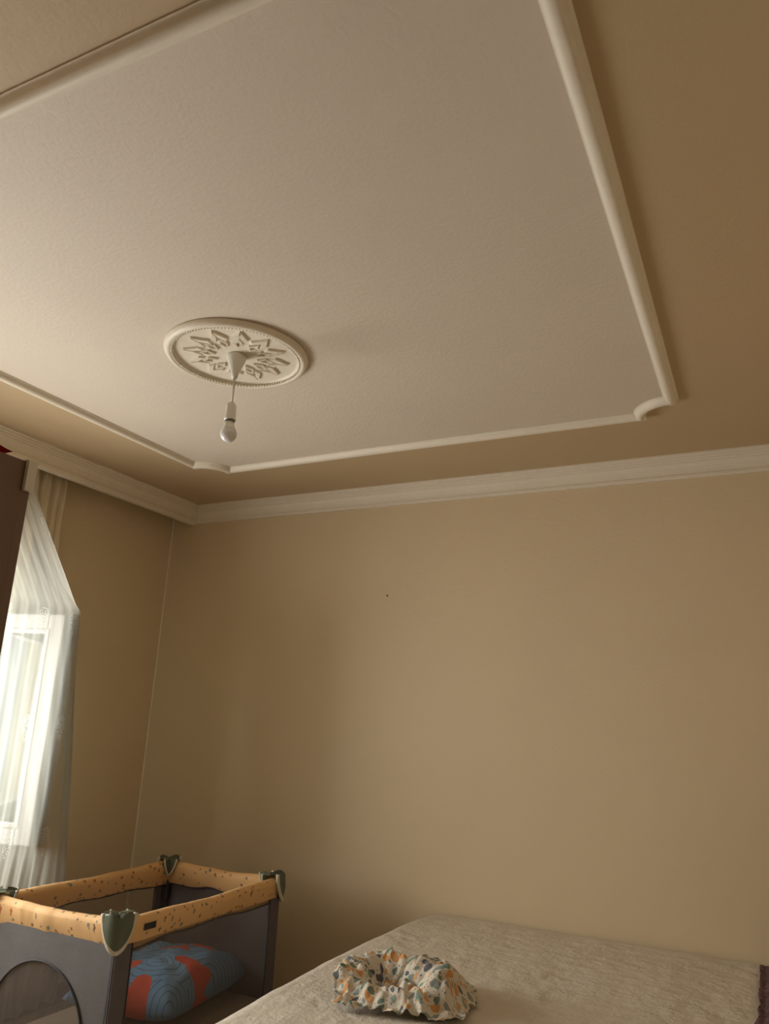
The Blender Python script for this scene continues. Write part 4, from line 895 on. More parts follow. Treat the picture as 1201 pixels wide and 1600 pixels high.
CLOTH_Y = [
-233,-222,-212,-202,-195,-184,-174,-163,-157,-145,-136,-124,-113,-112,-105,-83,-58,-39,-24,-15,-5,2,14,25,37,44,53,64,75,81,89,98,109,116,120,132,138,157,169,172,186,197,207,215,227,234,238,250,264,275,283,294,311,314,321,330,336,345,363,375,386,
-3,-4,-4,-3,-1,-2,-2,-3,0,-2,-1,-2,-3,3,5,0,-5,-6,-5,-2,-2,-1,-4,-5,-7,-4,-4,-4,-6,-3,-3,-2,-4,-3,0,-2,2,-4,-7,-6,-11,-9,-5,-2,-4,-2,1,-1,-3,-3,-1,-2,-8,-5,-4,-7,-6,-3,-5,-3,-1,
-4,-4,-4,-5,-3,-2,-2,-2,-1,-1,-1,-2,-3,-3,-3,-5,-8,-9,-9,-8,-6,-4,-3,-4,-4,-4,-3,-4,-4,-5,-4,-4,-3,-2,-1,-2,-2,-3,-4,-2,-1,0,0,1,0,-1,0,0,-1,-2,-2,-3,-6,-5,-6,-6,-6,-5,-5,-3,-4,
-4,-4,-4,-4,-4,-4,-3,-2,-2,-1,0,0,-2,-3,-4,-6,-7,-8,-9,-9,-8,-5,-4,-3,-3,-3,-3,-4,-5,-4,-4,-4,-3,-2,-1,-2,-2,-2,0,3,4,4,3,2,0,-1,0,0,-2,-3,-5,-7,-8,-7,-7,-6,-5,-6,-7,-4,1,
-4,-2,-2,-2,-2,-2,-2,-3,-2,0,0,0,1,2,1,-2,-4,-5,-7,-8,-8,-7,-5,-5,-4,-3,-3,-3,-3,-4,-4,-3,-3,-4,-4,-3,-2,-3,-1,1,2,0,-1,-3,-3,-2,-2,-3,-4,-5,-6,-8,-9,-9,-8,-6,-3,-4,-6,-5,3,
-3,-2,-1,-1,-1,-1,-2,-2,-2,-3,-2,-1,0,1,1,0,-2,-4,-5,-7,-8,-8,-7,-5,-5,-5,-4,-3,-3,-3,-3,-3,-3,-3,-3,-3,-3,-3,-3,-2,-2,-4,-6,-6,-4,-3,-3,-4,-6,-7,-7,-7,-7,-5,-2,0,0,0,-2,-5,-3,
1,-3,-3,-2,-2,-1,-1,-2,-3,-3,-4,-4,-3,-2,0,1,0,-2,-4,-4,-6,-7,-5,-5,-5,-5,-5,-5,-4,-4,-3,-3,-4,-4,-3,-3,-3,-4,-3,-3,-3,-4,-6,-5,-4,-2,-3,-5,-5,-5,-5,-3,-2,-2,0,1,1,0,-1,-6,-12,
-5,-5,-5,-4,-3,-3,-3,-4,-5,-5,-5,-6,-5,-4,-2,0,0,-2,-2,-3,-3,-4,-6,-6,-6,-6,-5,-5,-5,-4,-4,-4,-3,-2,-3,-2,-3,-2,-3,-3,-3,-3,-2,-3,-3,-4,-4,-3,-2,-2,-2,-1,1,1,0,0,-1,-1,-1,-5,-19,
-8,-5,-5,-5,-4,-5,-6,-6,-5,-6,-6,-5,-5,-3,-1,-1,-1,-1,-2,-1,-2,-3,-6,-7,-5,-4,-4,-4,-5,-5,-5,-4,-4,-3,-2,-2,-2,-2,-3,-4,-4,-2,-2,-2,-2,-3,-3,-2,-1,0,1,2,3,3,1,-1,-2,-2,0,-1,-9,
-2,-2,-2,-3,-5,-5,-6,-5,-5,-5,-5,-4,-3,-1,-2,-3,-3,-3,-2,-2,-2,-4,-5,-6,-4,-2,-3,-4,-4,-5,-4,-4,-3,-3,-3,-3,-2,-3,-4,-3,-3,-2,0,0,-1,-1,-1,-1,1,4,5,4,3,2,1,-2,-2,-1,2,3,0,
-3,-4,-4,-4,-4,-5,-3,-3,-3,-3,-2,-3,-3,-4,-4,-4,-5,-4,-4,-3,-3,-2,-4,-5,-6,-5,-5,-5,-5,-3,-2,-2,-3,-3,-2,-2,-3,-4,-3,-4,-3,-1,0,1,0,-1,-1,1,6,8,7,4,2,1,-1,-1,-1,2,4,3,2,
-5,-5,-6,-6,-6,-5,-4,-3,-1,1,0,-1,-2,-3,-4,-6,-6,-5,-4,-4,-2,-1,-1,-2,-5,-7,-7,-6,-5,-3,-1,-1,-2,-2,-3,-3,-3,-3,-3,-2,-2,-2,-1,-1,-2,-1,2,7,9,9,5,2,1,0,0,0,0,2,2,1,1,
-7,-6,-6,-6,-6,-5,-5,-3,1,3,3,2,1,-1,-4,-5,-5,-5,-3,-2,0,2,2,0,-5,-8,-8,-7,-4,-1,0,0,-1,-2,-3,-4,-4,-2,-1,-1,-2,-3,-3,-2,0,2,6,9,10,7,4,1,-1,0,1,0,1,2,-1,-1,3,
-6,-6,-5,-6,-6,-6,-5,-4,-2,1,0,1,1,-1,-4,-5,-5,-4,-3,-1,1,2,4,3,-2,-5,-6,-4,-1,0,0,-1,-1,-2,-2,-2,-2,0,0,-1,-2,-2,-2,-2,-1,3,5,6,4,3,2,1,-1,0,0,2,3,1,-2,-2,4,
-2,-3,-3,-2,-4,-5,-4,-2,-1,-2,-1,-2,-2,-2,-2,-5,-6,-4,-3,-2,-1,0,1,1,0,-1,-1,0,1,0,-1,-1,-1,-2,-2,-2,0,0,-1,-1,-2,-2,-2,-2,0,0,0,-2,-3,-4,-1,0,-2,-3,0,3,4,1,-1,-2,-8,
-1,-1,-1,-2,-2,-3,-2,0,0,-1,-2,-3,-4,-2,-1,-1,-3,-4,-4,-3,-3,-3,-3,-1,1,2,2,2,2,1,-1,-1,-1,-2,-3,-2,-2,-2,-1,-2,-3,-3,-3,-2,-3,-5,-7,-8,-9,-7,-5,-3,-3,-2,-1,1,1,0,-1,0,4,
-4,-3,-3,-2,-2,-1,-1,1,2,1,0,-2,-3,-3,0,2,1,0,-1,-3,-4,-4,-2,-1,1,3,5,4,2,1,-1,-2,-2,-1,-1,-1,-1,-2,-2,-3,-3,-5,-4,-4,-4,-6,-8,-10,-10,-8,-6,-5,-3,-3,-3,-2,-1,-2,-1,1,7,
-3,-2,-2,-2,-1,-1,1,1,0,0,0,1,0,-2,-1,1,4,4,3,1,-1,-1,0,1,4,6,7,5,2,0,-1,-3,-3,-2,0,0,0,1,-1,-2,-3,-4,-7,-7,-9,-9,-9,-10,-8,-7,-7,-5,-2,-2,-3,-4,-4,-2,0,1,-1,
-2,-3,-2,-2,-1,1,2,2,0,-1,0,0,1,-1,-3,-1,1,3,3,3,1,-1,-1,0,3,5,4,3,0,-1,-2,-3,-4,-2,-1,0,0,0,-1,-4,-5,-5,-6,-9,-10,-9,-10,-9,-9,-7,-6,-4,-1,-1,-1,-3,-3,-1,0,1,5,
-1,-1,-1,0,1,3,4,3,1,-1,-2,0,0,-1,-1,-2,0,1,2,1,0,-2,-4,-3,-2,-1,-1,-2,-2,-3,-3,-3,-3,-2,-1,-1,-2,-3,-5,-6,-6,-6,-6,-7,-8,-9,-8,-8,-7,-7,-5,-3,-2,-1,-2,-2,-2,-2,-2,-2,-2,
0,-2,-2,-1,1,1,2,1,-1,-2,-2,-2,-1,1,2,3,3,2,0,-1,-2,-3,-5,-6,-5,-7,-7,-7,-6,-5,-4,-3,-2,-2,-3,-3,-3,-6,-6,-5,-5,-6,-7,-8,-7,-6,-6,-7,-7,-6,-5,-4,-2,-1,-1,0,0,-2,-3,-4,-7,
-4,-3,-2,-2,-3,-1,0,0,-1,-3,-3,-1,1,4,5,5,4,2,-1,-3,-3,-3,-3,-3,-5,-5,-7,-8,-7,-6,-4,-2,-1,-3,-3,-4,-5,-5,-6,-4,-3,-4,-5,-5,-5,-5,-6,-5,-6,-6,-5,-3,-1,1,3,2,2,0,-3,-2,2,
-1,-1,-3,-3,-3,-1,0,0,-1,-1,1,2,3,3,3,3,2,-1,-2,-3,-2,-2,-2,-1,0,0,-1,-2,-4,-3,-3,-2,-2,-3,-4,-4,-5,-6,-5,-4,-2,-3,-3,-3,-3,-5,-5,-6,-5,-6,-5,-2,2,5,5,5,2,-1,-2,-2,-2,
0,-1,-1,-3,-1,0,0,0,0,1,2,3,4,4,3,3,2,1,0,1,0,0,0,0,1,2,2,0,-1,-2,-2,-2,-3,-3,-4,-4,-4,-4,-4,-4,-5,-4,-4,-3,-3,-4,-6,-6,-7,-6,-4,-1,2,3,5,4,2,0,-1,-1,-3,
-3,-1,-1,-2,-1,0,-1,-2,0,0,1,1,2,4,4,4,4,3,3,2,2,1,1,1,1,0,1,3,2,0,-1,-2,-2,-2,-2,-3,-4,-4,-4,-4,-4,-4,-4,-4,-4,-4,-5,-6,-5,-3,-1,1,1,1,0,1,0,-1,-2,-2,-4,
1,-1,-2,-1,0,0,-1,-1,-2,-1,-2,-2,-2,0,2,3,3,3,2,1,0,-1,0,0,0,0,0,2,3,2,1,0,0,-1,-1,-1,-1,-3,-3,-4,-5,-4,-4,-4,-4,-5,-4,-3,-1,1,1,0,-1,-1,-2,-3,-3,-2,-1,-1,3,
0,-1,-1,-1,-1,-1,-2,-3,-2,-2,-3,-5,-5,-4,-1,-1,0,1,0,0,-1,-1,-2,-2,-2,-3,-2,-2,0,0,0,0,0,0,0,-1,-2,-2,-2,-2,-3,-3,-3,-3,-3,-2,-2,0,2,1,0,-2,-3,-3,-2,-4,-5,-3,-1,-1,-4,
-5,-3,-3,-2,-2,-3,-4,-4,-4,-3,-3,-4,-6,-7,-5,-2,-2,-1,-1,-2,-3,-2,-2,-3,-4,-4,-4,-3,-3,-2,-2,-2,-1,-1,-2,-3,-4,-3,-2,-1,0,-1,-1,-1,-1,-2,0,2,1,-1,-2,-2,-2,-2,-2,-2,-2,-1,-1,-2,-1,
5,0,-2,-2,-3,-4,-4,-4,-4,-5,-6,-6,-7,-8,-8,-6,-4,-5,-4,-4,-3,-3,-3,-3,-4,-5,-5,-5,-3,-3,-3,-2,-3,-3,-4,-4,-4,-3,0,2,1,-1,-1,-2,-2,0,2,3,1,-3,-3,-3,-1,-1,-2,-2,-1,0,0,1,1,
-8,-4,-2,-3,-4,-4,-4,-4,-5,-6,-7,-9,-9,-7,-6,-6,-5,-3,-3,-1,-1,-2,-4,-5,-6,-5,-6,-5,-5,-4,-3,-3,-4,-7,-7,-5,-2,0,1,2,2,1,-1,0,0,1,2,1,-2,-2,-3,-1,-2,-3,-3,-2,0,-1,0,1,5,
-5,-4,-4,-3,-2,-3,-4,-5,-5,-6,-8,-8,-7,-5,-5,-4,-4,-4,-2,-1,0,0,-1,-2,-1,-3,-4,-5,-5,-5,-4,-5,-7,-6,-5,-5,-3,-1,-1,-2,-1,0,0,0,0,1,0,0,-1,-3,-2,-2,-2,-1,0,1,-1,-1,1,3,3,
-7,-5,-3,-3,-4,-4,-5,-6,-6,-7,-7,-6,-4,-5,-3,-3,-5,-5,-4,-3,-1,-1,0,1,1,-1,-4,-5,-5,-4,-6,-6,-5,-4,-3,-2,-2,-3,-4,-5,-4,-3,-2,-1,1,1,2,-1,-2,-1,0,1,2,2,2,1,2,3,5,7,5,
-2,-5,-5,-5,-4,-5,-5,-6,-7,-7,-6,-3,-3,-2,-2,-4,-5,-6,-6,-5,-5,-2,0,1,1,0,-1,-3,-4,-4,-4,-4,-3,-1,0,-1,-2,-3,-4,-5,-6,-5,-3,-1,1,2,2,2,2,4,5,5,5,3,2,3,5,9,11,11,16,
-9,-7,-6,-6,-6,-5,-6,-6,-5,-3,-2,-4,-4,-3,-2,-1,-3,-4,-5,-5,-4,-4,-2,-1,-2,-1,-1,0,-1,-1,0,0,1,2,1,0,-1,-1,-1,-2,-3,-2,-2,-1,-1,0,1,4,6,10,11,10,5,3,2,5,9,9,8,7,1,
-6,-5,-7,-6,-6,-8,-7,-6,-5,-4,-4,-5,-8,-7,-6,-4,-2,-2,-2,-4,-4,-4,-4,-5,-6,-5,-1,0,0,0,1,2,2,1,0,0,-1,0,1,3,3,1,1,0,0,0,2,5,9,11,12,9,5,3,4,5,5,4,3,4,6,
-3,-7,-7,-7,-10,-9,-9,-8,-7,-6,-6,-6,-8,-10,-11,-8,-5,-3,-4,-3,-4,-4,-5,-6,-7,-6,-4,-2,-1,-1,-1,0,0,0,0,0,1,2,3,4,6,6,4,1,1,1,2,5,8,9,7,5,4,4,5,3,0,0,2,2,0,
-10,-9,-9,-10,-10,-11,-8,-7,-7,-8,-7,-6,-5,-7,-9,-10,-7,-6,-5,-5,-4,-4,-5,-5,-4,-4,-4,-3,-2,-2,-2,-1,0,0,1,2,4,3,1,3,5,7,7,7,3,2,2,4,5,4,2,1,2,3,2,0,-3,-1,2,5,8,
-11,-10,-8,-8,-8,-8,-7,-6,-5,-6,-8,-8,-6,-6,-6,-8,-8,-7,-7,-6,-5,-4,-3,-3,-3,-2,-2,-2,-1,-2,-2,-2,-1,0,1,3,4,2,1,-1,-1,2,6,7,7,5,5,4,2,-1,-3,-3,-2,-1,0,0,1,1,3,8,18,
-9,-7,-7,-6,-6,-6,-5,-4,-5,-5,-5,-6,-5,-4,-4,-5,-5,-6,-6,-4,-4,-4,-4,-4,-3,-3,-2,-1,-1,-1,-1,-2,-1,1,2,3,2,2,1,-1,-1,0,2,4,6,5,4,3,1,-3,-3,-2,-2,-2,-2,-1,0,1,3,7,13,
-8,-5,-4,-5,-7,-6,-5,-4,-4,-4,-4,-2,-1,2,1,0,-2,-3,-3,-3,-3,-5,-5,-4,-3,-2,-2,-1,-1,0,-1,-1,-1,0,1,1,2,3,2,2,2,1,1,3,3,5,5,3,1,-1,-2,-2,-2,-3,-4,-2,-1,0,2,6,4,
-4,-3,-4,-6,-7,-6,-4,-2,-2,-3,0,2,4,5,5,3,0,-1,0,0,-1,-1,-2,-2,-1,-1,0,-1,-1,0,0,0,0,-1,0,0,1,2,5,7,6,4,5,5,5,6,6,4,1,1,0,-2,-1,-2,-3,-3,-1,1,4,2,-5,
7,0,-4,-5,-3,-2,-1,0,1,2,3,5,7,7,5,3,1,2,2,0,0,1,1,2,2,2,2,0,-1,-2,0,0,1,1,1,1,1,4,7,7,7,6,5,7,9,9,8,5,3,1,0,1,-2,-2,-1,0,2,4,5,1,-8,
8,0,-2,-2,0,3,2,2,3,3,5,7,7,6,5,4,3,1,-1,-1,0,2,3,3,3,2,1,1,1,0,-1,1,1,2,2,3,4,3,3,4,4,4,3,2,4,5,3,0,-1,0,0,-1,-1,-1,0,1,3,4,2,-1,-3,
4,0,0,2,5,5,4,3,1,3,5,6,6,4,3,3,3,1,-2,-2,1,1,3,3,1,0,-1,0,0,0,0,0,1,1,1,1,0,0,0,0,0,0,-1,-1,-1,-1,-2,-4,-4,-3,-1,0,-1,-2,-2,0,2,2,-2,-6,-8,
-10,1,4,6,8,6,4,0,0,3,4,4,3,1,1,1,0,-2,-1,1,0,1,1,1,-1,-1,-1,0,0,0,0,-1,-2,-2,-2,-2,-3,-3,-4,-4,-3,-1,-1,-2,-1,-1,-3,-4,-5,-3,-1,-1,-1,-1,-3,-3,-3,-4,-7,-10,-4,
1,5,7,8,8,6,1,0,1,3,4,3,1,1,0,-3,-4,-3,0,-1,-1,-2,-2,-3,-1,1,1,-1,-1,-1,-1,-2,-4,-5,-5,-5,-4,-5,-5,-4,-3,-2,0,0,0,0,0,0,0,0,0,-2,-1,-2,-3,-7,-10,-12,-15,-15,-16,
10,8,8,8,5,3,2,2,2,2,0,0,0,-1,-2,-3,-4,-2,-2,-2,-5,-5,-5,-3,-1,0,1,-1,-2,-2,-2,-2,-2,-4,-5,-3,-1,-1,-1,-2,-2,-2,-1,-1,-1,-1,-1,0,1,2,1,0,-2,-2,-3,-7,-13,-17,-18,-18,-14,
4,6,7,6,4,2,2,2,2,-1,-2,-3,-4,-5,-5,-4,-3,-2,-1,-4,-6,-6,-5,-3,-1,0,-1,-2,-4,-3,-3,-3,-3,-2,-1,0,2,3,1,-1,-2,-2,-2,-1,-2,-3,-3,-2,0,0,2,2,-1,-3,-3,-5,-10,-15,-18,-17,-16,
6,5,4,5,4,3,3,2,0,-3,-4,-5,-7,-7,-5,-3,-1,1,-1,-3,-3,-3,-3,-3,-2,-2,-2,-3,-3,-3,-3,-3,-3,-1,2,3,4,4,3,2,0,-1,-2,-3,-4,-4,-3,-3,-2,-1,-1,0,-1,-3,-3,-2,-4,-8,-11,-13,-14,
3,1,2,2,3,4,3,1,-2,-4,-4,-4,-4,-4,-4,-2,1,0,0,0,1,0,-1,-1,-3,-3,-4,-3,-2,-3,-4,-4,-2,1,2,3,2,3,4,5,4,1,-3,-4,-5,-5,-5,-4,-3,-3,-4,-4,-4,-3,-3,-2,0,-1,-3,-6,-10,
-4,-3,-2,0,2,1,1,-1,-2,-3,-3,-2,-2,-3,-4,-4,-4,-4,-3,0,0,0,-1,-3,-2,-4,-3,-2,-3,-4,-4,-3,1,4,4,2,0,0,2,3,3,-1,-4,-4,-4,-4,-5,-4,-5,-6,-8,-8,-6,-5,-4,-4,-2,-1,0,-1,-2,
-4,-4,-3,-1,0,0,-2,-1,-2,0,-1,-3,-3,-3,-4,-6,-8,-7,-5,-3,-1,-1,-1,0,-1,-2,-3,-3,-4,-4,-4,-1,2,4,4,3,1,-2,-3,-3,-3,-4,-3,-4,-3,-4,-3,-5,-5,-6,-6,-6,-4,-3,-3,-4,-4,-3,-1,1,1,
-5,-5,-4,-2,-2,-2,-2,-3,-1,-1,-2,-2,-2,-3,-4,-6,-6,-5,-3,-2,-2,-1,0,-1,-1,-1,-3,-5,-4,-3,-1,-1,0,1,3,3,1,-3,-6,-7,-7,-5,-3,-2,-2,-2,-2,-2,-4,-4,-5,-5,-4,-3,-3,-3,-4,-4,-3,0,5,
-7,-5,-3,-3,-2,-3,-3,-4,-4,-4,-4,-3,-1,0,-1,-1,-2,-2,-2,-1,-1,-1,-1,-1,-2,-2,-3,-3,-1,0,1,1,1,1,0,-2,-4,-5,-7,-8,-8,-5,-2,0,-1,0,0,0,-1,-3,-5,-7,-6,-4,-4,-3,-3,-2,-2,-1,-2,
-7,-5,-4,-3,-4,-3,-4,-5,-7,-7,-6,-5,-2,-3,-2,-2,-2,-2,-2,-3,-2,-2,-2,-2,-2,-3,-3,-1,0,1,1,2,2,1,-1,-3,-4,-5,-5,-6,-5,-3,-2,-1,0,0,-1,-1,-1,-3,-5,-5,-5,-5,-4,-5,-2,0,2,1,-1,
-9,-6,-5,-5,-4,-4,-4,-5,-6,-6,-5,-4,-5,-5,-5,-4,-2,-2,-2,-3,-3,-3,-3,-3,-3,-4,-3,-1,0,1,1,1,-1,-1,-2,-4,-5,-3,-2,-2,-2,-3,-3,-3,-2,-2,-2,-3,-3,-3,-3,-2,-2,-2,-3,-1,2,5,5,4,6,
-6,-7,-7,-6,-6,-5,-4,-4,-3,-1,-1,-3,-6,-6,-5,-2,-1,-1,-3,-3,-3,-3,-3,-4,-5,-3,-1,-1,0,0,0,-1,-2,-4,-5,-6,-5,-3,-2,-1,-1,-2,-4,-4,-2,-2,-3,-3,-3,-4,-2,0,1,0,1,4,5,7,7,5,0,
-5,-5,-5,-5,-5,-6,-6,-4,-2,0,1,-2,-5,-7,-4,-2,-1,-3,-4,-4,-5,-4,-5,-5,-4,-2,-1,-1,-1,-1,-1,-1,-3,-5,-6,-6,-5,-4,-2,0,0,-1,-2,-3,-3,-1,0,-2,-3,0,2,3,3,4,4,5,7,6,5,4,3,
-2,-4,-5,-6,-6,-5,-5,-3,-2,-2,-3,-4,-7,-7,-5,-2,-2,-2,-2,-2,-3,-5,-5,-4,-2,-1,-1,0,0,0,0,-1,-2,-5,-6,-4,-5,-5,-4,-3,-1,2,2,1,0,1,1,1,1,2,4,4,4,3,5,5,4,4,3,3,5,
0,-4,-7,-8,-8,-7,-6,-5,-4,-5,-7,-8,-9,-7,-4,-2,-1,0,-1,-2,-3,-3,-3,-3,-1,-1,0,0,0,-1,-1,-2,-3,-3,-3,-4,-3,-5,-5,-4,-2,0,3,3,3,2,3,3,2,3,3,3,2,3,3,3,2,1,1,3,4,
-9,-5,-6,-8,-8,-8,-7,-6,-6,-7,-9,-9,-7,-4,-1,1,0,0,0,-3,-2,-2,-3,-2,-3,-2,-1,0,0,0,-1,-2,-2,-3,-3,-3,-2,0,-1,-1,-2,0,2,5,4,2,1,2,3,2,2,1,0,0,2,2,1,1,3,3,4,
-2,-4,-4,-6,-7,-6,-5,-5,-5,-6,-7,-7,-5,-1,1,-1,-2,-3,-4,-3,-2,-1,0,-1,-2,-2,-2,-2,-1,-1,-2,-2,-2,-2,-3,-3,-2,1,3,2,0,-1,0,1,2,1,-1,0,1,2,1,0,-1,0,2,2,2,3,3,3,3,
-3,-2,-3,-4,-5,-5,-5,-4,-4,-5,-4,-3,0,3,1,-2,-3,-3,-2,-1,0,1,1,1,0,-1,-2,-2,-3,-2,-2,-2,-3,-2,-3,-2,-1,0,0,0,-1,-2,-3,-3,-2,-1,-1,-1,0,0,1,1,2,2,2,3,3,3,3,3,3,
-2,-2,-2,-3,-5,-5,-5,-5,-5,-4,-2,0,4,5,2,0,-1,-1,0,2,1,1,2,0,-1,-2,-1,-1,-1,-2,-2,-3,-3,-3,-1,0,0,-2,-2,-3,-2,-3,-5,-5,-3,-2,0,0,-1,0,0,2,3,4,3,3,3,2,1,0,-1,
-1,-1,-1,-2,-2,-4,-4,-4,-3,-1,0,1,3,3,3,3,2,0,0,1,2,1,0,-1,-1,-1,-1,-1,-1,-2,-2,-2,-3,-3,-1,0,-2,-4,-5,-4,-5,-5,-5,-4,-3,-1,0,1,1,-1,0,1,1,1,0,0,0,-1,-1,0,-2,
0,0,0,0,-1,-1,-2,-2,-2,-1,0,2,4,4,3,5,5,3,1,0,0,0,-2,-1,0,1,0,-1,-2,-2,-2,-1,-1,-1,-2,-1,-2,-4,-5,-6,-5,-5,-4,-4,-3,-2,-1,0,0,-1,-2,-2,-2,-2,-2,-4,-4,-3,-2,-2,3,
0,0,0,1,1,0,1,0,0,0,2,5,7,6,5,5,6,4,2,1,1,-1,-1,-1,1,1,0,-1,-3,-3,-2,-2,-1,-2,-2,-3,-3,-5,-6,-6,-6,-5,-4,-3,-2,-1,-1,-1,0,-1,-3,-4,-2,-3,-4,-5,-5,-4,-4,-3,-5,
0,0,1,1,1,2,1,1,1,3,6,9,9,6,5,2,2,3,2,1,0,0,-1,0,0,0,0,-3,-3,-3,-3,-3,-3,-3,-4,-4,-5,-5,-5,-6,-4,-3,-3,-2,-2,-3,-4,-4,-3,-3,-4,-4,-4,-4,-6,-6,-5,-5,-5,-5,-5,
2,3,2,2,2,0,1,1,2,4,7,9,7,5,1,-1,-1,-1,0,0,-1,-1,-2,-2,-2,-2,-3,-4,-4,-4,-4,-5,-5,-5,-6,-7,-7,-4,-3,-2,-1,0,2,1,0,-5,-9,-10,-9,-7,-6,-6,-6,-7,-6,-5,-4,-4,-4,-5,-5,
6,4,3,2,1,1,0,1,4,6,5,3,1,-1,-2,-2,-2,1,2,2,2,-1,-2,-2,-3,-4,-4,-4,-3,-2,-3,-4,-5,-6,-6,-6,-4,-2,0,1,1,2,2,2,0,-5,-9,-11,-11,-9,-8,-8,-8,-7,-6,-5,-5,-5,-5,-5,-5,
2,3,3,1,1,1,1,2,3,4,3,-1,-3,-4,-4,-4,-3,-2,0,1,1,1,0,-1,-2,-3,-5,-2,-1,-1,-1,-1,-3,-4,-3,-3,-2,-1,0,0,-1,-1,-2,-3,-4,-4,-6,-8,-9,-9,-8,-7,-7,-6,-6,-5,-5,-5,-5,-6,-7,
5,3,1,2,2,2,2,2,2,2,-1,-3,-6,-5,-3,-3,-4,-3,-1,0,-1,-1,0,0,-2,-4,-3,-2,-1,-1,0,0,0,0,-1,0,1,1,-1,-2,-3,-4,-5,-7,-7,-6,-5,-6,-6,-6,-6,-5,-5,-5,-5,-6,-7,-7,-7,-7,-8,
2,1,1,1,1,2,2,0,-2,-5,-6,-8,-6,-4,-4,-5,-6,-4,-2,-2,-4,-4,-3,-3,-4,-4,-3,-2,-2,-3,-3,-1,0,0,0,0,0,-2,-4,-4,-4,-6,-7,-8,-9,-7,-5,-5,-5,-5,-4,-5,-5,-5,-5,-6,-6,-6,-6,-6,-6,
2,0,0,1,1,0,-1,-2,-5,-8,-11,-10,-7,-6,-7,-8,-6,-3,-3,-5,-7,-7,-5,-4,-3,-2,-1,-1,-3,-2,-2,-2,-1,-1,-1,-3,-6,-7,-7,-6,-6,-6,-7,-7,-7,-6,-5,-2,-3,-4,-4,-4,-4,-4,-4,-5,-5,-5,-6,-5,-4,
-1,2,2,1,1,1,-1,-2,-4,-7,-9,-9,-9,-8,-7,-5,-3,-4,-6,-8,-7,-6,-6,-5,-3,-3,-3,-3,-2,-3,-2,-2,-2,-2,-5,-6,-6,-6,-5,-5,-4,-4,-4,-3,-5,-6,-4,-3,-2,-2,-4,-4,-3,-3,-4,-4,-4,-4,-4,-5,-5,
0,1,3,2,1,0,0,-1,-2,-3,-3,-5,-7,-7,-5,-3,-3,-4,-7,-7,-6,-5,-4,-4,-4,-3,-3,-4,-4,-2,-3,-2,-3,-5,-4,-4,-5,-4,-3,-2,-2,-1,0,-2,-5,-6,-5,-4,-4,-3,-3,-3,-2,-3,-3,-3,-4,-3,-3,-3,-3,
-1,2,2,2,1,0,0,0,-1,-2,-2,-3,-4,-5,-3,-2,-1,-3,-3,-4,-3,-3,-3,-4,-4,-4,-4,-4,-4,-4,-3,-4,-4,-4,-4,-3,-1,-1,-1,-1,1,1,1,-1,-3,-4,-5,-5,-5,-5,-4,-4,-4,-4,-4,-4,-3,-4,-4,-3,-2,
12,5,3,2,1,-1,-2,-3,-2,-1,-1,-2,-5,-6,-5,-3,-2,-2,-2,-1,-2,-2,-3,-3,-4,-3,-3,-3,-3,-4,-5,-5,-6,-5,-4,-3,-3,-2,-2,-1,-1,-1,-2,-2,-2,-2,-3,-5,-6,-6,-6,-6,-6,-5,-5,-5,-6,-6,-6,-6,-6,
4,2,0,0,0,0,-1,-2,-2,0,0,0,-2,-5,-6,-6,-7,-7,-6,-4,-2,-2,-2,-1,-1,-2,-2,-2,-3,-5,-6,-7,-7,-6,-6,-6,-5,-4,-2,-2,-3,-3,-4,-5,-5,-4,-3,-4,-5,-6,-6,-6,-6,-6,-6,-6,-6,-8,-8,-9,-11,
0,0,-1,-2,-1,0,0,1,3,2,1,0,-1,-2,-4,-6,-9,-10,-7,-4,-3,-2,-1,-1,-1,-3,-4,-5,-5,-5,-5,-6,-5,-5,-4,-4,-3,-2,-2,-4,-5,-6,-6,-7,-6,-6,-5,-5,-4,-5,-6,-7,-7,-6,-6,-7,-8,-9,-9,-10,-10,
-3,-3,-2,-1,-2,0,1,2,5,5,0,1,3,-4,-4,-5,-7,-8,-2,2,2,-1,-2,-2,-2,-3,-5,-6,-5,-6,-5,-4,-2,-2,-2,-2,-4,1,-1,-5,-6,-6,-7,-5,-3,-8,-7,-8,-6,-5,-5,-7,-8,-8,-7,-8,-8,-8,-10,-11,-11]
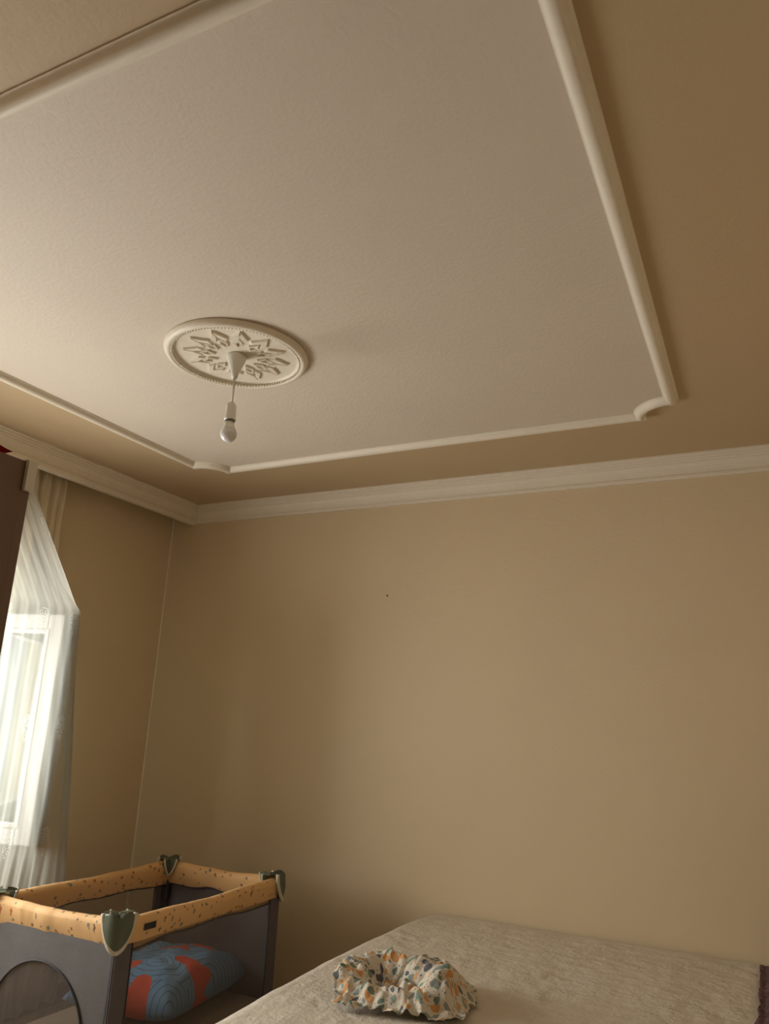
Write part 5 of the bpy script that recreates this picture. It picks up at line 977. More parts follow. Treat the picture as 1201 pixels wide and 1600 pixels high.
CLOTH_Z = [
20,20,16,14,23,35,48,48,38,44,56,62,59,43,34,49,74,90,102,99,93,106,112,113,116,131,138,136,130,120,121,128,135,134,133,138,144,141,132,127,123,117,122,133,141,139,133,126,104,88,96,100,82,61,56,59,68,60,46,43,42,
-7,-4,1,6,1,-2,-3,2,11,4,-6,-9,-6,5,9,1,-10,-11,-9,0,7,1,2,5,6,-1,-4,-1,5,13,12,8,8,14,17,11,3,2,4,1,1,7,6,-1,-5,-2,-1,-4,4,15,9,0,3,12,16,17,11,9,5,-5,-10,
0,-1,1,1,0,-2,-3,-1,1,0,-4,-8,-8,-4,0,-2,-6,-9,-8,-4,0,0,3,6,8,6,7,8,9,9,8,8,9,14,14,9,3,3,4,6,8,11,11,7,1,-1,1,1,6,11,10,8,9,11,14,16,15,14,8,1,1,
4,2,1,2,3,3,0,-5,-8,-7,-7,-9,-12,-8,-2,2,0,-4,-7,-5,-2,1,4,9,14,16,15,13,8,5,6,8,8,8,8,5,3,3,6,10,14,17,16,12,7,4,4,9,14,13,12,12,13,16,17,17,17,16,12,2,-9,
5,0,-1,0,3,5,2,-3,-9,-13,-12,-11,-9,-6,3,7,6,3,-3,-6,-3,1,5,10,12,14,13,9,4,3,6,6,4,-1,-4,-2,1,2,5,10,14,13,10,8,8,11,14,17,17,14,11,12,16,19,17,14,13,13,10,4,-3,
-4,0,-2,-4,-4,-2,2,5,4,-1,-6,-5,1,8,12,13,11,7,1,-5,-7,-3,0,1,0,-3,-3,-2,0,1,0,0,-4,-10,-11,-6,-2,-1,2,6,8,4,0,2,10,14,15,12,8,5,4,7,13,14,10,4,2,5,10,8,-7,
5,4,3,0,-4,-4,0,7,13,12,9,10,16,21,20,17,15,11,7,1,-5,-6,-6,-9,-11,-12,-12,-9,-6,-3,-4,-6,-7,-9,-9,-5,-1,0,0,2,2,0,0,4,8,8,4,3,2,1,-1,1,5,4,2,0,0,4,12,14,3,
2,6,7,4,1,-2,-1,5,11,15,16,20,26,26,21,19,18,15,12,9,3,-4,-9,-11,-11,-10,-8,-8,-6,-6,-7,-8,-7,-7,-6,-4,0,2,0,-3,-3,-2,-1,2,1,-3,-5,-3,0,-1,-2,-1,0,0,0,2,4,8,13,17,20,
4,0,1,1,-2,-4,-5,-4,-1,3,9,15,18,16,14,14,15,15,14,13,8,-1,-7,-8,-7,-3,-1,-1,-3,-5,-7,-9,-10,-8,-6,-3,0,2,-1,-6,-9,-6,-3,-3,-5,-7,-6,-4,-2,1,2,1,0,2,3,5,7,8,11,13,15,
-11,-7,-6,-4,-4,-7,-11,-14,-13,-10,-4,-2,-3,-4,-2,1,7,10,9,7,4,0,-3,-5,-2,1,2,1,-2,-5,-6,-6,-7,-8,-5,-2,2,2,-2,-9,-11,-8,-4,-4,-5,-5,-4,-3,1,3,5,2,1,3,6,7,6,3,1,3,9,
-1,-1,0,1,1,-3,-8,-11,-11,-5,-4,-8,-14,-13,-10,-7,-3,1,1,-2,-3,-3,-3,-2,-1,-1,-2,-3,-4,-4,-1,2,3,3,2,0,0,0,-2,-4,-7,-5,-3,-4,-5,-5,-4,-2,3,7,6,3,0,3,8,11,8,5,1,1,5,
4,7,8,8,6,2,-3,-7,-4,2,2,-4,-10,-12,-10,-8,-8,-5,-3,-4,-5,-4,-5,-6,-7,-9,-9,-8,-6,-1,4,9,13,14,10,4,-3,-4,-1,-1,-2,-2,-1,-3,-6,-4,-2,1,4,7,6,4,2,3,7,11,13,9,4,3,4,
16,12,10,7,3,0,-2,-3,-2,4,8,6,1,-2,-2,-3,-5,-4,-3,-3,-3,-6,-9,-12,-14,-17,-17,-11,-3,2,5,10,14,15,10,2,-6,-10,-11,-7,-3,-3,-3,-5,-6,-3,2,6,7,6,6,6,5,4,5,8,11,9,6,5,8,
-2,2,3,2,1,0,0,0,-1,0,6,11,10,7,4,3,-1,-6,-6,-4,-3,-6,-11,-12,-12,-14,-15,-10,-2,3,5,5,4,1,0,-4,-9,-16,-23,-25,-21,-15,-12,-7,-4,0,5,8,8,6,4,3,3,2,1,0,1,2,4,8,12,
-15,-6,0,3,4,4,4,3,2,0,2,7,10,7,5,3,2,-3,-6,-5,-3,-3,-5,-5,-3,-5,-8,-8,-3,0,0,-2,-6,-8,-7,-4,-7,-12,-21,-30,-31,-26,-16,-8,-1,0,2,3,1,-1,0,2,1,0,-2,-4,-4,1,6,12,13,
-9,-7,-3,2,4,5,4,5,4,4,5,6,6,4,0,0,1,3,2,1,0,-1,-1,0,0,-1,-4,-8,-10,-8,-8,-10,-13,-12,-8,-5,-4,-9,-13,-17,-23,-22,-16,-7,-2,-3,-4,-4,-6,-4,0,2,3,3,0,-3,-3,2,9,14,18,
-1,-5,-5,-4,-2,-2,0,3,7,8,9,9,7,3,-2,-5,-2,1,5,4,0,-4,-5,-2,1,2,0,-4,-10,-13,-13,-14,-15,-15,-12,-9,-11,-14,-10,-5,-9,-16,-16,-11,-7,-6,-8,-9,-7,-2,3,5,6,5,4,2,-1,2,7,10,14,
2,-4,-9,-10,-9,-5,1,9,15,16,14,14,12,7,2,-2,-6,-4,-2,-1,-5,-8,-9,-5,1,5,6,1,-6,-11,-13,-15,-15,-14,-15,-17,-22,-24,-14,-2,0,-10,-18,-18,-15,-13,-13,-12,-9,-3,2,4,4,2,0,0,1,1,3,6,11,
3,-2,-5,-7,-5,1,9,18,22,19,15,14,12,9,6,3,-1,-5,-4,-5,-5,-5,-2,-3,-3,1,2,-1,-8,-13,-15,-13,-12,-12,-14,-19,-23,-19,-11,-4,-2,-6,-15,-22,-22,-20,-17,-16,-11,-8,-5,-4,-4,-6,-7,-4,0,0,1,4,9,
2,0,-2,0,3,7,15,20,20,14,9,6,6,5,5,2,0,-2,-7,-10,-7,0,3,-2,-11,-14,-13,-14,-15,-18,-19,-17,-12,-12,-16,-19,-16,-11,-7,-6,-4,-5,-12,-22,-28,-25,-21,-16,-13,-11,-11,-10,-7,-4,-1,1,2,1,0,-1,-3,
-2,1,2,4,6,7,9,11,9,6,0,-5,-4,-2,-1,-2,-4,-7,-12,-13,-9,-1,-1,-9,-19,-25,-27,-25,-24,-22,-23,-22,-19,-19,-21,-18,-11,-5,-6,-7,-6,-5,-10,-20,-27,-28,-23,-19,-15,-13,-12,-7,1,7,11,11,8,4,-1,-4,-8,
12,7,5,3,3,4,1,-4,-5,-2,-3,-8,-12,-10,-7,-5,-8,-13,-16,-14,-8,-7,-7,-10,-14,-16,-17,-18,-14,-11,-9,-12,-15,-17,-15,-9,-1,0,-4,-8,-8,-6,-6,-10,-16,-22,-27,-25,-21,-16,-10,-2,5,11,13,11,7,3,-1,-2,2,
9,5,2,1,3,4,2,-4,-6,-5,-4,-8,-11,-9,-6,-6,-8,-11,-9,-7,-6,-6,-7,-4,-1,1,2,2,3,5,5,2,-4,-6,-6,-1,5,7,3,-4,-8,-7,-6,-4,-5,-10,-18,-25,-22,-15,-8,-3,0,3,5,6,5,2,0,-3,-3,
-2,-4,-4,-3,0,5,4,0,-5,-7,-8,-8,-10,-8,-8,-10,-13,-9,-3,-1,-3,-7,-6,-2,2,5,7,8,7,4,1,0,-1,-1,2,4,7,9,6,0,-5,-7,-6,-3,0,-1,-7,-14,-14,-8,-3,-1,0,2,4,4,4,3,1,-1,-7,
-21,-9,-6,-6,-4,1,2,0,-4,-7,-8,-8,-6,-8,-11,-16,-18,-12,-4,-1,-5,-8,-8,-6,-3,0,4,6,2,-4,-7,-8,-5,1,4,3,3,5,4,0,-2,-3,-2,-1,-1,0,0,-2,-2,0,2,5,6,8,9,8,4,1,0,2,4,
3,-1,-2,-2,-1,-2,-1,-2,-4,-5,-3,2,4,0,-8,-15,-15,-11,-7,-3,-2,-2,0,-1,-1,0,1,1,0,-4,-8,-11,-10,-5,-2,-4,-6,-4,-1,0,0,1,2,3,2,1,3,10,11,9,9,8,8,9,7,3,-3,-6,-5,-2,10,
2,0,1,3,5,5,2,0,-1,-3,-1,3,8,7,1,-5,-6,-4,-3,1,6,10,9,8,6,2,-2,-5,-5,-3,-3,-6,-10,-10,-8,-6,-5,-2,2,3,2,3,6,7,5,3,7,14,17,12,7,5,2,0,-2,-8,-11,-11,-10,-7,-5,
4,1,1,4,9,7,5,4,2,-1,-3,0,3,7,7,4,5,3,3,7,14,15,13,8,-1,-7,-12,-13,-12,-7,-5,-5,-7,-6,-5,-2,2,6,8,9,7,6,6,8,8,8,9,13,12,8,2,-4,-5,-7,-10,-11,-10,-8,-7,-6,-5,
5,4,2,3,6,8,7,4,1,0,1,1,1,4,7,9,10,8,3,3,8,10,6,-3,-10,-16,-17,-15,-11,-8,-4,-3,-1,2,5,7,10,11,12,13,11,6,3,3,6,7,9,9,6,2,-4,-7,-6,-6,-8,-7,-3,0,1,-2,-12,
9,9,8,5,4,5,4,3,2,4,6,6,4,3,5,7,6,4,-1,-5,-5,-3,-5,-8,-10,-11,-9,-6,-2,-1,-1,2,6,8,9,9,7,4,3,6,7,2,-3,-6,-5,0,5,5,3,-2,-5,-3,0,-1,-2,0,2,2,1,0,1,
11,13,11,6,0,-1,-2,-3,0,4,7,7,7,3,2,2,1,-1,-3,-7,-9,-7,-3,1,3,2,-1,0,2,2,1,1,4,4,2,0,-3,-6,-4,0,2,-1,-6,-8,-7,-3,1,1,-1,-3,-3,0,1,0,0,1,0,-3,-4,-2,5,
2,5,7,3,-3,-6,-7,-8,-5,0,3,4,3,3,1,-1,-4,-6,-6,-7,-11,-9,-2,6,10,10,5,3,2,1,-1,2,4,1,-5,-9,-10,-8,-6,-5,-5,-4,-3,-4,-5,-5,-3,-2,-4,-4,-1,3,4,1,0,-2,-7,-8,-7,-6,-5,
-20,-9,-4,-3,-5,-6,-7,-8,-6,-4,-4,-4,-2,0,-1,-2,-7,-8,-9,-10,-12,-12,-7,0,8,10,7,2,-1,-3,0,3,4,0,-6,-10,-9,-5,-3,-6,-8,-3,3,6,5,1,-2,0,2,2,7,9,6,1,-4,-10,-13,-12,-9,-9,-17,
-17,-12,-10,-6,-5,-3,-1,-2,-4,-4,-5,-6,-6,-5,-2,-2,-4,-6,-5,-5,-5,-6,-7,-3,4,10,10,5,-1,-1,-1,0,1,-1,-3,-6,-6,-3,-3,-4,-2,5,13,15,12,8,8,11,14,15,15,11,1,-8,-13,-15,-13,-7,-2,-2,-6,
11,0,-3,-4,-3,-2,-1,0,0,-1,0,1,2,2,2,5,4,2,1,0,0,0,-1,1,5,7,9,8,7,5,5,1,-1,-1,-2,-4,-7,-8,-6,-4,-2,3,7,10,10,11,14,17,21,23,18,6,-7,-13,-15,-12,-6,1,4,1,-8,
2,5,3,0,-4,-6,-3,0,2,4,3,5,8,8,9,10,11,10,6,3,3,3,3,1,-1,-2,0,5,8,11,8,3,-3,-4,-4,-5,-8,-12,-11,-7,-5,-5,-3,-2,2,11,17,20,20,19,12,1,-9,-12,-11,-7,2,6,3,-5,-16,
3,6,5,1,-5,-9,-5,1,5,5,6,6,8,10,8,8,10,9,6,5,8,9,5,-3,-11,-14,-10,-4,1,3,2,-3,-6,-8,-6,-3,-5,-7,-8,-5,-4,-7,-10,-8,-1,11,18,17,12,6,-1,-7,-8,-7,-5,0,4,2,-2,-10,-22,
3,3,3,3,0,-5,-5,2,5,6,7,7,6,3,0,-2,2,4,5,8,10,9,4,-3,-13,-15,-10,-7,-5,-6,-7,-7,-8,-7,-2,1,2,-2,-3,-3,-1,-3,-7,-9,-3,9,15,10,0,-9,-13,-11,-5,-2,-1,0,0,-2,-5,-13,-30,
4,2,3,4,3,-2,-5,-1,5,6,6,5,1,-2,-6,-6,-3,-1,2,6,6,1,-2,-4,-6,-5,-4,-1,0,-2,-4,-3,-3,-2,-1,2,1,-1,-1,0,2,3,1,-1,1,6,7,3,-4,-11,-13,-9,-2,0,-1,-2,-3,-2,-7,-10,-10,
9,0,-1,0,0,-1,-3,0,5,6,4,-1,-7,-10,-9,-10,-9,-5,-1,2,0,-3,-3,0,3,3,3,5,9,9,6,3,3,3,2,1,2,5,6,7,9,13,19,22,19,11,5,1,-1,-4,-5,-3,-1,1,1,-2,-3,-7,-11,-9,19,
-3,-6,-6,-6,-6,-2,2,4,7,9,4,-4,-13,-15,-15,-17,-17,-12,-5,0,4,6,10,14,16,13,12,15,19,23,22,17,14,11,8,8,13,21,26,27,25,30,38,44,38,22,8,3,3,4,2,0,0,1,1,-3,-9,-14,-19,-12,11,
-15,-6,-4,-6,-3,3,7,8,7,6,2,-7,-15,-20,-20,-17,-12,-8,0,11,19,23,24,26,25,22,20,19,19,22,26,27,24,23,24,30,37,42,43,40,37,35,37,38,36,26,14,5,4,7,8,6,1,0,-2,-6,-14,-19,-18,-12,2,
-12,-3,-2,-2,3,10,13,11,7,2,-5,-10,-15,-19,-18,-10,-4,2,11,20,25,26,26,23,20,19,19,17,14,14,18,22,21,21,30,40,45,42,38,33,31,29,24,18,17,16,11,5,3,7,9,8,4,0,-1,-5,-11,-12,-9,-9,-17,
4,4,2,2,9,15,15,12,5,-5,-10,-12,-12,-14,-12,-5,2,7,13,15,15,18,19,14,9,10,15,18,16,10,8,8,10,16,25,33,35,29,22,20,21,19,12,5,2,3,4,5,5,6,9,9,8,4,2,1,-2,-1,1,-1,-12,
6,9,8,9,12,14,12,6,-2,-9,-12,-10,-7,-7,-3,2,7,12,13,6,1,3,5,2,-1,3,9,13,11,6,-1,-1,3,9,15,18,15,10,7,10,14,13,7,2,0,-3,-3,-2,-1,0,2,5,6,5,4,3,5,7,10,6,-11,
20,13,12,13,12,7,1,-5,-9,-10,-8,-3,-2,1,4,8,10,12,7,-2,-9,-10,-11,-10,-6,1,1,-3,-4,-5,-6,-5,0,6,7,3,1,1,2,3,7,9,8,8,7,3,-4,-8,-9,-10,-9,-4,1,4,3,5,8,13,17,18,7,
7,3,7,12,10,1,-6,-8,-7,-4,1,4,5,6,7,8,8,3,-4,-10,-15,-17,-16,-10,0,2,-2,-9,-15,-15,-11,-7,-1,6,8,6,4,6,6,6,3,2,5,8,9,7,2,-5,-11,-14,-15,-11,-3,3,7,8,9,11,16,24,42,
-9,-6,-1,6,7,1,-4,-5,-2,4,9,10,10,10,11,9,7,0,-10,-16,-18,-17,-10,0,7,6,1,-7,-15,-15,-10,-4,3,9,12,13,15,16,16,12,7,3,2,3,4,5,4,0,-6,-9,-12,-13,-6,3,8,11,10,8,11,19,28,
-16,-12,-6,0,3,3,2,2,5,11,13,11,8,10,11,11,7,0,-8,-14,-14,-11,-4,3,4,1,-3,-6,-7,-4,1,9,15,15,14,16,20,22,20,18,14,10,6,3,-1,0,3,2,-1,-5,-8,-10,-8,-1,7,12,11,6,6,13,22,
-8,-8,-5,-1,1,2,4,6,9,13,12,6,2,5,7,5,1,-4,-6,-6,-5,-5,-5,-8,-12,-14,-13,-9,0,8,16,23,23,16,12,11,13,13,16,18,20,16,10,5,1,-1,-1,2,3,1,0,-2,-3,-1,2,5,6,2,-1,1,7,
-6,-4,0,2,1,3,5,7,8,8,6,2,0,2,1,-4,-7,-7,-5,0,1,-1,-7,-11,-15,-16,-15,-7,4,12,17,17,15,12,8,7,2,2,4,10,11,7,4,2,2,1,3,6,9,10,8,5,3,2,0,-2,-2,-4,-8,-10,-10,
2,0,4,6,6,8,10,9,5,1,-1,-2,0,-1,-6,-11,-14,-9,-2,4,6,4,2,0,2,2,1,3,10,13,10,6,4,5,7,4,0,-6,-5,-2,0,-1,-2,-1,1,3,5,8,13,15,14,10,5,1,-2,-5,-8,-8,-10,-13,-17,
-3,2,3,4,9,13,15,11,5,-2,-7,-7,-6,-7,-11,-15,-13,-7,2,9,14,18,18,19,22,21,16,12,10,9,7,2,0,2,4,2,-2,-5,-9,-10,-9,-6,-4,-3,-4,-3,0,6,10,14,12,6,-2,-5,-5,-7,-9,-10,-8,-9,-14,
4,5,5,6,7,8,8,8,3,-7,-13,-13,-10,-7,-6,-2,2,10,17,21,25,26,26,24,24,19,14,9,3,2,5,8,7,6,0,-5,-5,-5,-9,-13,-11,-4,0,-3,-7,-7,-5,-5,-2,1,1,-2,-4,-7,-8,-9,-9,-5,-2,0,3,
8,9,9,9,7,2,0,0,-2,-7,-10,-8,-3,3,14,23,28,31,31,29,25,21,18,17,13,11,10,8,4,2,4,10,13,11,4,-4,-6,-5,-7,-10,-7,0,4,3,0,-1,-3,-6,-8,-8,-6,-4,-4,-5,-9,-9,-7,-4,-1,-1,-4,
16,9,8,5,2,-2,-6,-6,-4,-5,-4,0,9,22,36,42,41,36,32,26,20,16,13,11,7,6,11,13,11,6,5,5,8,7,4,0,-4,-4,-3,-3,-1,3,5,7,8,5,-1,-5,-9,-12,-10,-5,-5,-9,-11,-11,-7,-4,-5,-13,-38,
1,2,0,-1,-5,-9,-12,-12,-9,-6,-4,2,15,30,37,37,34,33,30,26,20,15,13,11,9,12,16,19,17,13,7,3,0,0,0,-2,-5,-4,-1,1,2,3,6,9,10,5,-2,-6,-9,-12,-8,-5,-6,-11,-12,-11,-8,-7,-11,-15,-7,
-2,-7,-10,-9,-7,-10,-13,-17,-16,-11,-8,-2,7,16,18,19,21,24,26,23,19,15,14,15,15,17,19,17,15,14,10,4,-1,-4,-4,-3,-5,-6,-2,1,-1,0,4,7,6,1,-3,-6,-8,-6,-5,-5,-6,-4,-3,-3,-6,-12,-18,-14,2,
-5,-11,-15,-13,-8,-6,-10,-15,-16,-12,-7,-4,1,4,7,11,15,17,16,13,11,9,7,7,9,12,13,12,11,11,9,5,1,-3,-4,-3,-3,-4,-4,-3,-2,-3,-2,-2,-5,-6,-6,-7,-4,-1,-2,-3,-1,3,4,1,-5,-14,-16,-11,-7,
-10,-11,-15,-16,-11,-7,-8,-11,-12,-7,-3,1,1,0,4,11,13,10,4,2,3,3,3,3,4,6,8,10,12,11,8,6,3,-2,-5,-3,0,0,-1,-1,0,-3,-9,-13,-15,-14,-8,-5,-4,-2,-1,1,5,9,7,1,-8,-11,-8,-3,0,
-12,-8,-12,-17,-16,-10,-6,-7,-8,-6,0,2,3,0,3,9,12,6,-1,-4,-2,2,5,5,6,4,5,7,11,11,9,5,4,2,-2,-2,3,5,5,4,2,-5,-14,-22,-22,-15,-8,-4,-5,-6,-3,2,8,8,4,-5,-10,-7,-3,-1,4,
-1,-2,-6,-14,-19,-14,-7,-3,-5,-6,-3,3,6,3,0,3,9,7,3,1,3,4,3,4,4,5,3,3,5,8,7,6,3,2,1,-1,0,5,7,5,-2,-10,-17,-18,-15,-8,0,6,6,3,2,3,4,2,-4,-9,-10,-5,-3,-5,-7,
6,0,-2,-9,-16,-17,-14,-10,-8,-9,-5,5,11,8,3,2,4,6,6,6,6,5,2,-2,1,3,2,2,4,6,6,4,3,3,2,-2,-5,-3,-1,-4,-7,-7,-8,-8,-6,-1,5,12,16,14,10,5,0,-2,-6,-10,-8,-5,-2,-3,-12,
1,1,-1,-3,-11,-18,-21,-19,-17,-13,-4,8,13,11,7,1,-2,1,4,5,4,5,1,-1,-1,2,3,4,4,6,6,5,3,3,2,1,-4,-9,-11,-10,-7,-2,1,0,2,3,4,8,14,15,12,5,-3,-6,-6,-8,-10,-5,1,4,5,
-6,-2,0,-1,-4,-11,-15,-17,-18,-14,-3,7,7,5,2,-3,-7,-5,0,4,6,6,5,2,-1,-1,1,3,4,4,5,4,3,1,3,3,-2,-9,-13,-11,-3,2,4,4,4,2,0,0,2,4,4,0,-5,-7,-6,-9,-9,-5,2,7,12,
1,1,2,4,5,1,-2,-4,-5,-3,4,7,4,0,-4,-7,-9,-8,-2,5,8,6,3,-1,-5,-8,-7,-3,1,2,5,6,3,-2,-4,-2,-2,-6,-7,-3,0,3,3,3,0,-2,-5,-7,-8,-8,-7,-5,-5,-6,-6,-5,-6,-3,-1,0,2,
5,2,3,8,9,6,2,0,2,10,15,14,9,3,-1,-4,-8,-7,-3,1,1,-2,-4,-6,-9,-13,-12,-6,0,2,2,1,1,-1,-3,-4,-3,-2,1,4,4,2,3,1,-3,-9,-13,-14,-15,-14,-12,-8,-7,-8,-5,-1,1,-1,-4,-8,-11,
0,3,5,7,7,7,5,3,7,17,21,16,12,8,5,-2,-6,-8,-6,-5,-6,-7,-8,-8,-9,-12,-12,-6,-1,-1,-5,-7,-7,-5,-3,-3,-3,-1,2,3,-1,-4,-3,-2,-7,-17,-25,-26,-23,-20,-16,-12,-8,-9,-6,2,3,-1,-6,-6,-5,
-4,3,7,6,5,7,8,7,12,22,21,13,8,7,1,-4,-7,-5,-4,-4,-5,-8,-7,-6,-9,-11,-10,-8,-5,-7,-12,-13,-12,-9,-8,-6,-4,0,2,-3,-10,-14,-12,-10,-14,-27,-38,-41,-36,-28,-22,-15,-10,-8,-4,0,3,0,-2,-2,-1,
-1,4,5,5,6,6,4,5,9,13,8,1,-2,-5,-8,-10,-5,-2,-2,0,-1,-3,-7,-11,-11,-9,-8,-10,-15,-16,-13,-12,-13,-13,-12,-8,-1,3,0,-6,-14,-17,-17,-14,-17,-25,-33,-39,-42,-37,-28,-20,-13,-9,-10,-8,-3,0,-1,-1,3,
8,3,4,4,3,-2,-3,-1,4,2,-4,-11,-15,-16,-15,-9,-3,-2,-3,-4,-3,-5,-9,-12,-12,-5,-2,-7,-13,-13,-8,-7,-10,-12,-11,-9,-4,-1,-3,-8,-10,-12,-12,-10,-10,-8,-9,-18,-27,-32,-32,-28,-23,-19,-18,-14,-7,-3,-1,-1,-2,
0,2,3,3,-3,-7,-6,0,0,-6,-14,-20,-24,-21,-16,-9,-3,-4,-8,-11,-12,-11,-9,-8,-5,0,1,-3,-8,-7,-4,-1,-3,-5,-8,-10,-11,-9,-10,-10,-9,-7,-5,-6,-3,5,7,1,-8,-17,-24,-29,-30,-26,-19,-10,-4,-2,0,1,5,
-3,1,1,-3,-8,-8,-4,-3,-8,-15,-21,-24,-23,-19,-13,-9,-8,-10,-14,-20,-21,-17,-14,-8,-1,-1,-4,-5,-4,-4,-3,-2,-2,-5,-7,-11,-12,-13,-13,-11,-6,-3,-3,-5,-3,6,9,6,1,-3,-9,-15,-18,-15,-7,1,3,1,0,0,-5,
2,-3,-7,-11,-10,-6,-2,-4,-12,-22,-23,-18,-15,-14,-10,-8,-11,-12,-17,-22,-27,-26,-20,-11,-6,-7,-13,-17,-16,-16,-16,-16,-13,-11,-9,-6,-6,-8,-9,-6,-1,-1,-7,-12,-10,-2,5,8,6,1,0,-1,0,0,3,7,9,4,1,2,7,
7,-3,-10,-12,-9,-4,-1,-2,-7,-17,-17,-14,-12,-10,-8,-8,-11,-16,-19,-24,-27,-26,-19,-12,-9,-13,-17,-20,-23,-24,-26,-25,-22,-16,-9,-7,-8,-12,-11,-8,-7,-12,-18,-21,-15,-6,4,9,10,7,2,4,5,2,1,4,7,7,2,-1,-1,
8,-3,-7,-6,-4,-1,-1,1,-1,-6,-12,-11,-11,-11,-11,-10,-11,-17,-22,-24,-24,-20,-14,-13,-13,-15,-15,-17,-20,-23,-24,-23,-21,-16,-14,-15,-22,-25,-24,-24,-28,-31,-32,-25,-14,-7,-1,7,12,11,8,6,5,2,-3,-3,2,5,4,1,-6,
-7,-3,-3,-2,2,3,2,3,5,2,-5,-9,-11,-15,-16,-14,-14,-17,-21,-23,-20,-14,-13,-15,-19,-17,-13,-10,-10,-11,-11,-11,-12,-16,-20,-28,-35,-38,-39,-40,-41,-39,-32,-21,-13,-11,-8,-3,4,10,10,5,3,1,-3,-6,-5,1,5,6,9,
-5,-2,-1,1,5,7,9,8,9,5,0,-7,-12,-17,-21,-23,-24,-25,-24,-22,-18,-16,-18,-22,-23,-21,-18,-15,-13,-9,-7,-8,-13,-22,-31,-34,-32,-30,-28,-26,-24,-18,-11,-8,-9,-12,-12,-9,-5,2,6,5,0,-1,-1,-3,-4,-3,1,4,7,
-11,-2,4,6,6,7,7,6,2,0,-3,-8,-12,-14,-20,-28,-34,-35,-30,-23,-19,-20,-22,-24,-26,-26,-26,-25,-23,-20,-19,-21,-24,-26,-27,-24,-18,-12,-10,-9,-4,0,2,3,-1,-6,-8,-6,-6,-4,1,3,1,1,0,-2,-5,-4,-2,-1,-4,
-1,5,9,7,3,1,0,-1,-7,-8,-6,-9,-10,-8,-11,-18,-24,-24,-19,-10,-6,-8,-10,-12,-13,-15,-16,-19,-22,-23,-25,-26,-22,-17,-12,-7,-2,1,0,3,8,11,11,8,6,1,-4,-5,-5,-6,-5,-1,1,0,-2,-6,-8,-7,-5,-4,-4,
6,10,13,5,-5,-1,0,-2,-10,-10,-6,-10,-9,0,0,-1,-4,-9,1,11,13,9,3,-4,-4,0,-6,-10,-16,-15,-20,-17,-8,-4,1,-1,5,9,4,7,16,21,16,10,12,5,-5,-5,-5,-6,-10,-7,-5,-1,-1,-7,-8,-5,-5,-4,-9]
comp = []
for flat in (CLOTH_X, CLOTH_Y, CLOTH_Z):
    g = [flat[i*CM:(i+1)*CM] for i in range(CN)]
    for i in range(1, CN):
        for j in range(CM): g[i][j] += g[i-1][j]
    comp.append(g)
mu = NT('dotted_muslin'); uv = mu.n('ShaderNodeTexCoord').outputs['UV']
col = (.66, .60, .50, 1)
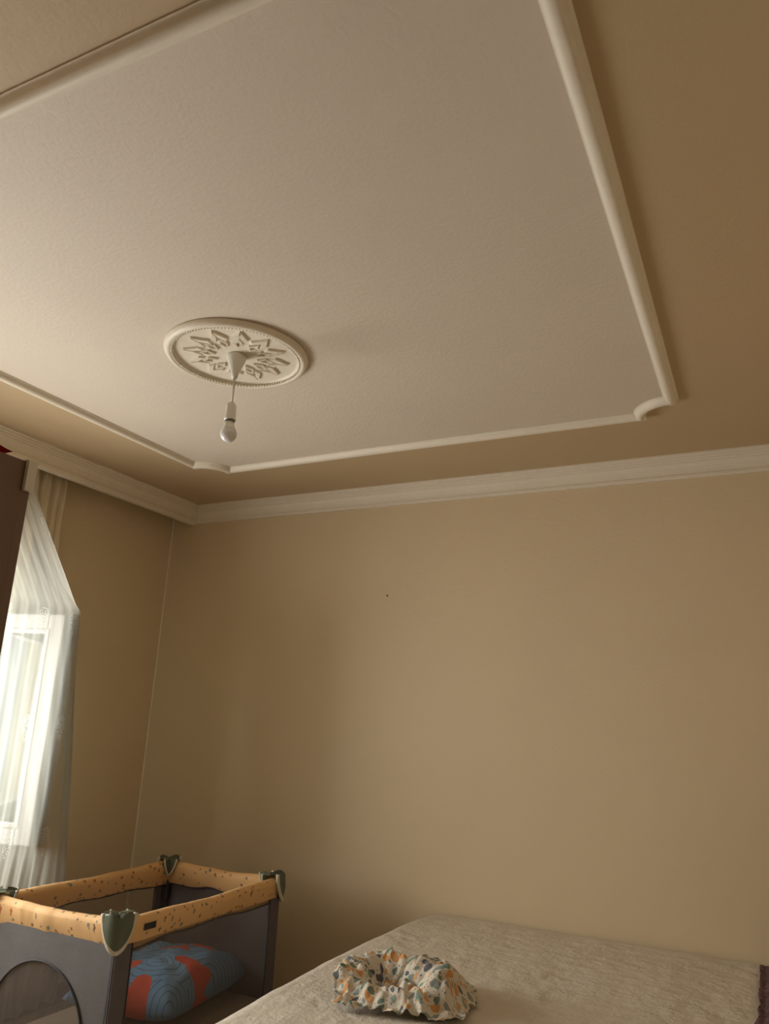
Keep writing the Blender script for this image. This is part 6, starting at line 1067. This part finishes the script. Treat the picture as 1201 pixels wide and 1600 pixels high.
for sc, loc, rmin, rmax, thr in ((62.0, (3.1, 1.7, 0), .12, .26, .35), (27.0, (0, 0, 0), .22, .46, .12)):
    mp = mu.n('ShaderNodeMapping'); mp.inputs['Location'].default_value = loc; mu.l(uv, mp.inputs[0])
    vo = mu.n('ShaderNodeTexVoronoi', i_Scale=sc); vo.voronoi_dimensions = '2D'; vo.inputs['Randomness'].default_value = .62; mu.l(mp.outputs[0], vo.inputs['Vector'])
    s4 = mu.n('ShaderNodeSeparateXYZ'); mu.l(vo.outputs['Color'], s4.inputs[0])
    rad = mu.math('ADD', rmin, mu.math('MULTIPLY', s4.outputs[1], rmax-rmin))
    mk = mu.math('MULTIPLY', mu.math('LESS_THAN', vo.outputs['Distance'], rad), mu.math('GREATER_THAN', s4.outputs[2], thr))
    rp = mu.n('ShaderNodeValToRGB'); rp.color_ramp.interpolation = 'CONSTANT'; mu.l(s4.outputs[0], rp.inputs[0])
    e = rp.color_ramp.elements; e[0].color = (.62, .27, .055, 1); e[1].position = .36; e[1].color = (.10, .19, .155, 1)
    for p_, c_ in ((.60, (.05, .065, .10, 1)), (.76, (.20, .255, .26, 1))):
        x_ = e.new(p_); x_.color = c_
    ring_ = mu.n('ShaderNodeTexNoise', i_Scale=260.0); mu.l(uv, ring_.inputs[0])
    col = mu.mix(mu.math('MULTIPLY', mk, mu.math('ADD', .66, mu.math('MULTIPLY', ring_.outputs['Fac'], .4))), col, rp.outputs[0])
mu.l(col, mu.bsdf.inputs['Base Color']); mu.bsdf.inputs['Roughness'].default_value = .95
vg = mu.n('ShaderNodeTexVoronoi', i_Scale=170.0); vg.voronoi_dimensions = '2D'; vg.inputs['Randomness'].default_value = .1; mu.l(uv, vg.inputs['Vector'])
mu.bump(vg.outputs['Distance'], .35, .002)
ca, sa = math.cos(.455), math.sin(.455)
bm = nb(); uvl = bm.loops.layers.uv.verify(); CC = (-1.135, 2.545, BZ+.004)
UU = [[0.0]*CM for _ in range(CN)]; WW = [[0.0]*CM for _ in range(CN)]
VV = [[bm.verts.new((CC[0]+(comp[0][i][j]*ca-comp[1][i][j]*sa)*5e-4, CC[1]+(comp[0][i][j]*sa+comp[1][i][j]*ca)*5e-4, CC[2]+comp[2][i][j]*5e-4)) for j in range(CM)] for i in range(CN)]
mi, mj = CN//2, CM//2
for i in range(CN):
    for j in range(1, CM): WW[i][j] = WW[i][j-1] + (VV[i][j].co-VV[i][j-1].co).length
    o_ = WW[i][mj]; WW[i] = [w_-o_ for w_ in WW[i]]
for j in range(CM):
    for i in range(1, CN): UU[i][j] = UU[i-1][j] + (VV[i][j].co-VV[i-1][j].co).length
    o_ = UU[mi][j]
    for i in range(CN): UU[i][j] -= o_
for i in range(CN-1):
    for j in range(CM-1):
        f = bm.faces.new((VV[i][j], VV[i+1][j], VV[i+1][j+1], VV[i][j+1]))
        for lp_, (a, b) in zip(f.loops, ((i, j), (i+1, j), (i+1, j+1), (i, j+1))): lp_[uvl].uv = (UU[a][b], WW[a][b])
cloth = tag(link('muslin_cloth', bm, mu.m, smooth=True), 'crumpled white muslin cloth with orange, green and blue dots lying on the bed', 'cloth')
m_ = cloth.modifiers.new('t', 'SOLIDIFY'); m_.thickness = .0012; m_.offset = 1
m_ = cloth.modifiers.new('s', 'SUBSURF'); m_.levels = 1; m_.render_levels = 1
